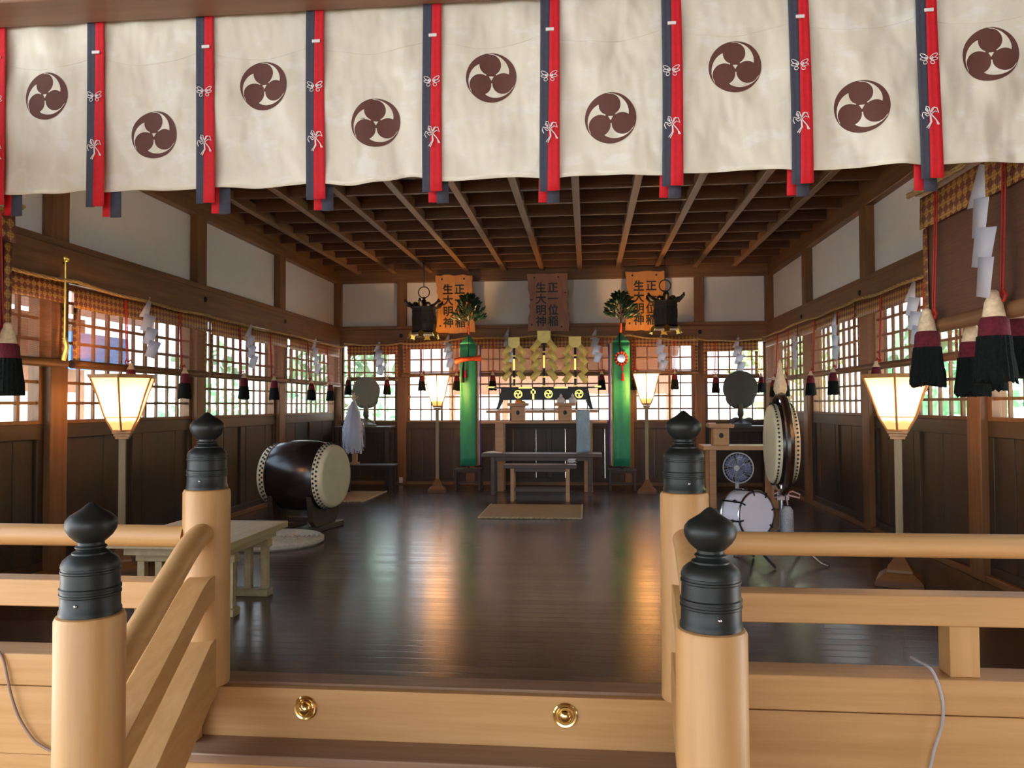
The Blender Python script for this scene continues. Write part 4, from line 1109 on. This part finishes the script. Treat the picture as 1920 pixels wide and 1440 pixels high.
table('low_side_table', 'low dark wooden table under the white paper wand, left back', 'table', -3.72, -2.9, 11.4, 11.75, .45, .03, W['darkX'], .36, .025, .05)
t = thing('paper_wand', 'bushy white paper streamer wand standing on the low dark table, right of the drum', 'ritual wand', (-3.53, 11.55, .45))
MB().box(-.06, .06, -.06, .06, 0, .03).box(-.035, .035, -.035, .035, .03, .16).build('block', W['altar'], t, bev=.003)
MB().cyl((0, 0, .1), (-.02, 0, 1.06), .013, n=10).build('stick', W['paleZ'], t)
m = MB(); random.seed(11)
for k in range(120):
    a = random.uniform(0, 2*PI); rr = random.uniform(.05, 1)**.5; zt = .97-.05*random.random(); zb = .16+.12*random.random()
    d = Vector((math.cos(a), math.sin(a), 0)); wv = random.uniform(.008, .014); s_ = Vector((-d.y, d.x, 0))*wv
    pts = []
    for j in range(6):
        q = j/5; rad = .02+.155*rr*min(1, q*1.6)**.6; ph = .012*(1 if j % 2 else -1)
        pts.append(Vector((-.02, 0, 0))+d*rad+Vector((-d.y, d.x, 0))*ph+Vector((0, 0, zt+(zb-zt)*q)))
    V = []
    for p in pts: V += [p-s_, p+s_]
    m.add(V, [(2*j, 2*j+1, 2*j+3, 2*j+2) for j in range(5)])
o = m.build('paper_strips', P['thinpaper'], t, 'many hanging white paper strips', recalc=False)
m = MB()
for a in (-.6, -.2, .2, .6, 1.0): m.tube([(-.02, -.02, .97), (-.02+.09*math.sin(a), -.03, 1.06+.03*math.cos(3*a))], .007, 6)
m.build('cord_tie', P['cream'], t)
# right: offering stand on a table in front of the corner
table('side_table', 'pale-edged wooden table at right carrying a single offering stand', 'table', 1.50, 2.52, 10.2, 10.65, .805, .055, W['altar'], .10+.29, .042, 0, inset=.07)
sanbo('single wooden offering stand at right, in front of the dark round mirror', (1.745, 10.42, .805), .98)
o = MB().box(-.05, .05, -.035, .035, 0, .018).build('pink_note', plain('pink_paper', (.7, .38, .36), .8)); o.location = (1.615, 10.30, 1.0855); o.rotation_euler = (0, 0, .2)
tag(o, 'small folded pink paper on the left corner of the single offering stand', 'paper')
# ================================================================== RIGHT: FLAT DRUM, SNARE, FAN
dx, dy, dz = 1.672, 6.9, 1.0
t = thing('flat_drum', 'flat upright drum with cream heads in a black ring stand, at right', 'drum', (dx, dy, 0))
ax = Vector((math.cos(-.06), math.sin(-.06), 0)); A = axm(ax); c = Vector((0, 0, dz))
MB().lathe([(.335, -.065), (.352, -.025), (.355, 0), (.352, .025), (.335, .065)], 56, A, c).build('shell', P['drum'], t)
for s in (-1, 1):
    k = MB().mat(0).lathe([(r, s*z) for r, z in [(.347, .045), (.343, .070), (.338, .086), (.326, .097), (.305, .101), (.1, .099), (0, .099)]], 56, A, c).mat(1)
    for j in range(60): q = 2*PI*j/60; k.ball(c+A @ Vector((.349*math.cos(q), .349*math.sin(q), s*.074)), .010, 6)
    k.build('drum_head', [P['skin'], P['iron']], t, 'cream drum skin with black tacks')
k = MB(); n = 64; ro, ri, hw = .445, .39, .032
k.tube([c+A @ Vector(((ro+ri)/2*math.cos(2*PI*j/n), (ro+ri)/2*math.sin(2*PI*j/n), 0)) for j in range(n)], .034, 8, True); k.build('ring_frame', P['drumring'], t)
m = MB().lathe([(.055, .43), (.075, .47), (.07, .52), (.045, .58), (.03, .64), (.02, .70), (0, .74)], 14, Matrix.Diagonal(Vector((.75, 1, 1))), c); m.build('flame_finial', P['cream'], t, 'pale flame-shaped finial')
for s in (-1, 1): MB().cyl(c+A @ Vector((0, s*.36, 0)), c+A @ Vector((0, s*.43, 0)), .012, n=8).build('ring_bolt', P['chrome'], t)
m = MB().box(-.05, .05, -.05, .05, .52, .60).cyl((0, 0, .10), (0, 0, .56), .022, n=14); m.build('post', P['chrome'], t)
for a in (5.5, .9, 2.7):
    MB().tube([(0, 0, .28), (.14*math.cos(a), .14*math.sin(a), .16), (.36*math.cos(a), .36*math.sin(a), .025), (.42*math.cos(a), .42*math.sin(a), .012)], .012, 8).build('leg', P['chrome'], t)
m = MB()
for s in (-1, 1): m.tube([(.02, -.07, .58), (.02+s*.05, -.085, .60), (.02+s*.11, -.09, .575), (.02+s*.105, -.09, .545), (.02+s*.04, -.085, .56), (.02, -.075, .57)], .007, 6)
m.tube([(.02, -.07, .9), (.02, -.075, .75), (.02, -.07, .58), (.03, -.08, .48)], .006, 6); m.build('bow_cord', P['pinkcord'], t, 'pinkish knotted cord')
MB().lathe([(.03, .47), (.05, .44), (.055, .22), (.05, .205)], 20, None, (.02, -.09, 0)).build('tassel', P['silver'], t, 'silver grey tassel')
t = thing('snare_drum', 'small drum with white heads and black claw hooks, beside the flat drum', 'drum', (1.345, 6.72, 0))
ax = Vector((.55, -.83, .02)).normalized(); A = axm(ax); c = Vector((0, 0, .42))
MB().lathe([(.185, -.10), (.19, -.07), (.19, .07), (.185, .10)], 40, A, c).build('shell', P['drumwhite'], t)
for s in (-1, 1):
    MB().lathe([(.185, s*.10), (.18, s*.112), (0, s*.112)], 40, A, c).build('drum_head', P['drumwhite'], t)
    MB().tube([c+A @ Vector((.197*math.cos(2*PI*j/40), .197*math.sin(2*PI*j/40), s*.100)) for j in range(40)], .009, 6, True).build('hoop', P['chrome'], t)
m = MB()
for j in range(8):
    q = 2*PI*j/8+.2; e = lambda r, z: c+A @ Vector((r*math.cos(q), r*math.sin(q), z))
    m.tube([e(.165, .118), e(.205, .112), e(.205, -.11), e(.165, -.118)], .007, 6)
    m.ball(e(.215, .04), .016, 6)
m.build('claw_hooks', P['black'], t)
for a in (1.2, 3.3, 5.4):
    MB().tube([(.13*math.cos(a), .13*math.sin(a), .24), (.05*math.cos(a), .05*math.sin(a), .18), (.28*math.cos(a), .28*math.sin(a), .012)], .011, 8).build('leg', P['black'], t)
MB().cyl((0, 0, .15), (0, 0, .25), .018, n=10).build('column', P['black'], t)
t = thing('electric_fan', 'grey electric fan with bluish blades standing behind the small white drum', 'fan', (1.66, 8.8, 0))
MB().lathe([(.18, 0), (.18, .02), (.10, .045), (.03, .06)], 28).build('base', P['steel'], t)
MB().cyl((0, .03, .05), (0, .03, .60), .022, n=14).build('pole', P['steel'], t)
c = Vector((0, -.04, .64)); A = axm((-.45, -.89, .05))
MB().lathe([(.035, -.14), (.055, -.12), (.055, -.05), (.03, -.03)], 18, A, c).build('motor', P['steel'], t)
m = MB()
for j in range(26):
    q = 2*PI*j/26; e = lambda r, z, q=q: c+A @ Vector((r*math.cos(q+r*1.5), r*math.sin(q+r*1.5), z))
    m.tube([e(.03, .055), e(.09, .052), e(.15, .03), e(.165, 0)], .0018, 4); m.tube([e(.03, -.05), e(.1, -.045), e(.165, 0)], .0018, 4)
m.tube([c+A @ Vector((.166*math.cos(2*PI*j/40), .166*math.sin(2*PI*j/40), 0)) for j in range(40)], .008, 6, True)
m.tube([c+A @ Vector((.1*math.cos(2*PI*j/30), .1*math.sin(2*PI*j/30), .05)) for j in range(30)], .0025, 5, True)
m.lathe([(.03, .06), (.03, .05)], 16, A, c); m.build('grille', P['steel'], t)
for j in range(5):
    q = 2*PI*j/5
    MB().sheet(lambda a, b, q=q: c+A @ Vector(((.03+.115*b)*math.cos(q+(a-.5)*1.0), (.03+.115*b)*math.sin(q+(a-.5)*1.0), -.015+.03*a)), 5, 5).build('blade', P['fanblue'], t, thick=.003, recalc=False)
MB().lathe([(.03, -.02), (.03, .02), (0, .03)], 14, A, c).build('hub', P['fanblue'], t)
# small socket on the back wall
o = MB().box(-.032, .032, -.012, 0, -.05, .05).box(-.02, .02, -.02, -.012, -.035, -.005).build('power_outlet', P['paper'], bev=.003)
o.location = aY(752, 900, 12.935); tag(o, 'tiny white power outlet low on the back wall pillar', 'outlet')
# ================================================================== OUTSIDE
g = MB().box(-13, 13, -40, 2.2, -.66, -.61).build('ground', P['paving']); st(g)
g = MB().box(-40, 40, -40, 60, -.72, -.66).build('ground', P['gravel']); st(g)
def house(label, x, y, w, d, h, rz, band=True):
    t = thing('outbuilding', label, 'building', (x, y, -.62), rz, 'buildings outside the windows')
    MB().box(-w/2, w/2, -d/2, d/2, 0, h).build('wall', P['outwall'], t)
    m = MB().box(-w/2-.03, w/2+.03, -d/2-.03, -d/2, h*.62, h)
    k = -w/2
    m.build('timber_band', P['outwood'], t)
    while k <= w/2+.01:
        MB().box(k-.08, k+.08, -d/2-.05, -d/2, 0, h).build('pillar', P['outwood'], t); k += w/4
    MB().prism([(-d/2-1.0, h-.1), (0, h+1.6), (d/2+1.0, h-.1), (d/2+1.0, h+.1), (0, h+1.9), (-d/2-1.0, h+.1)], -w/2-.8, w/2+.8, lambda a, b, q: (q, a, b)).build('roof', P['roof'], t)
    return t
house('pale building with brown timber beyond the middle windows of the back wall', -.7, 22, 5.6, 4, 3.6, 0)
house('pale building with brown timber roof beyond the left windows', -11.5, 9.2, 9, 4, 3.6, PI/2)
o = MB().box(-.03, .03, -1.0, .9, .1, .75).build('blue_screen', P['glassblue']); o.location = (-8.9, 13.3, 1.9)  # panel coloured blue to stand for sky reflected in the building's windows
tag(o, 'bright blue panel painted as reflected sky, seen high through the left windows', 'panel')
def tree(label, x, y, h, r, m_, seed):
    t = thing('garden_tree', label, 'tree', (x, y, -.62), 0, 'trees outside the windows'); random.seed(seed)
    MB().cyl((0, 0, 0), (.1, 0, h*.6), .14, .07, 8).build('trunk', P['trunk'], t)
    k = MB()
    for i in range(520):
        u = random.uniform(-1, 1); a = random.uniform(0, 2*PI); q = random.random()**.4
        p = Vector((r*q*math.cos(a)*math.sqrt(1-u*u), r*q*math.sin(a)*math.sqrt(1-u*u), h*.6+h*.42*q*u))
        e = Vector((random.uniform(-1, 1), random.uniform(-1, 1), random.uniform(-1, 1))).normalized()*.13*r; f_ = e.orthogonal().normalized()*.09*r
        k.add([p-e, p+f_, p+e, p-f_], [(0, 1, 2, 3)])
    k.build('crown', m_, t, recalc=False); return t
for i, (x, y, h, r, m_, w_) in enumerate(((-6.2, 19.5, 4.2, 1.5, 'hedge', 'green tree beyond the window left of the left round mirror'),
        (4.9, 19.5, 4.6, 1.5, 'tree', 'bright green tree beyond the right end window of the back wall'),
        (7.6, 6.6, 4.2, 1.9, 'tree', 'leafy tree beyond the right windows, nearest the front'),
        (8.2, 11.0, 4.6, 1.9, 'tree', 'leafy tree beyond the right windows, middle of three'),
        (7.4, 15.2, 4.2, 1.8, 'hedge', 'leafy tree beyond the right windows, close to back corner'),
        (-8.4, 16.4, 3.4, 1.0, 'hedge', 'bushy tree beyond the left windows near the back corner'))):
    tree(w_, x, y, h, r, P[m_], 20+i)
# ------------------------------------------------------------------ light
wd_ = bpy.data.worlds.new('sky'); S.world = wd_; wd_.use_nodes = True
n = wd_.node_tree.nodes; l = wd_.node_tree.links; bg = n['Background']
t = n.new('ShaderNodeTexCoord'); sp = n.new('ShaderNodeSeparateXYZ'); l.new(t.outputs['Generated'], sp.inputs[0])
c = ramp(n, l, sp.outputs['Z'], [(.0, (.92, .96, 1, 1)), (.6, (.62, .78, 1, 1))]); l.new(c, bg.inputs['Color'])
bg.inputs['Strength'].default_value = WORLD
sn = bpy.data.lights.new('sun', 'SUN'); sn.energy = SUN; sn.angle = .01; sn.color = (1, .97, .93)
so = bpy.data.objects.new('sun', sn); COL.objects.link(so)
so.rotation_euler = Vector((-.18, .40, -.9)).to_track_quat('-Z', 'Y').to_euler()
S.view_settings.view_transform = 'Standard'; S.view_settings.look = 'None'
S.view_settings.gamma = 1; S.view_settings.use_curve_mapping = False
S.view_settings.exposure = EXPO
cy = S.cycles
cy.use_denoising = True
try: cy.denoiser = 'OPENIMAGEDENOISE'
except Exception: pass
cy.max_bounces = 7; cy.diffuse_bounces = 4; cy.glossy_bounces = 4; cy.transmission_bounces = 4; cy.transparent_max_bounces = 10
cy.caustics_reflective = False; cy.caustics_refractive = False; cy.sample_clamp_indirect = 6
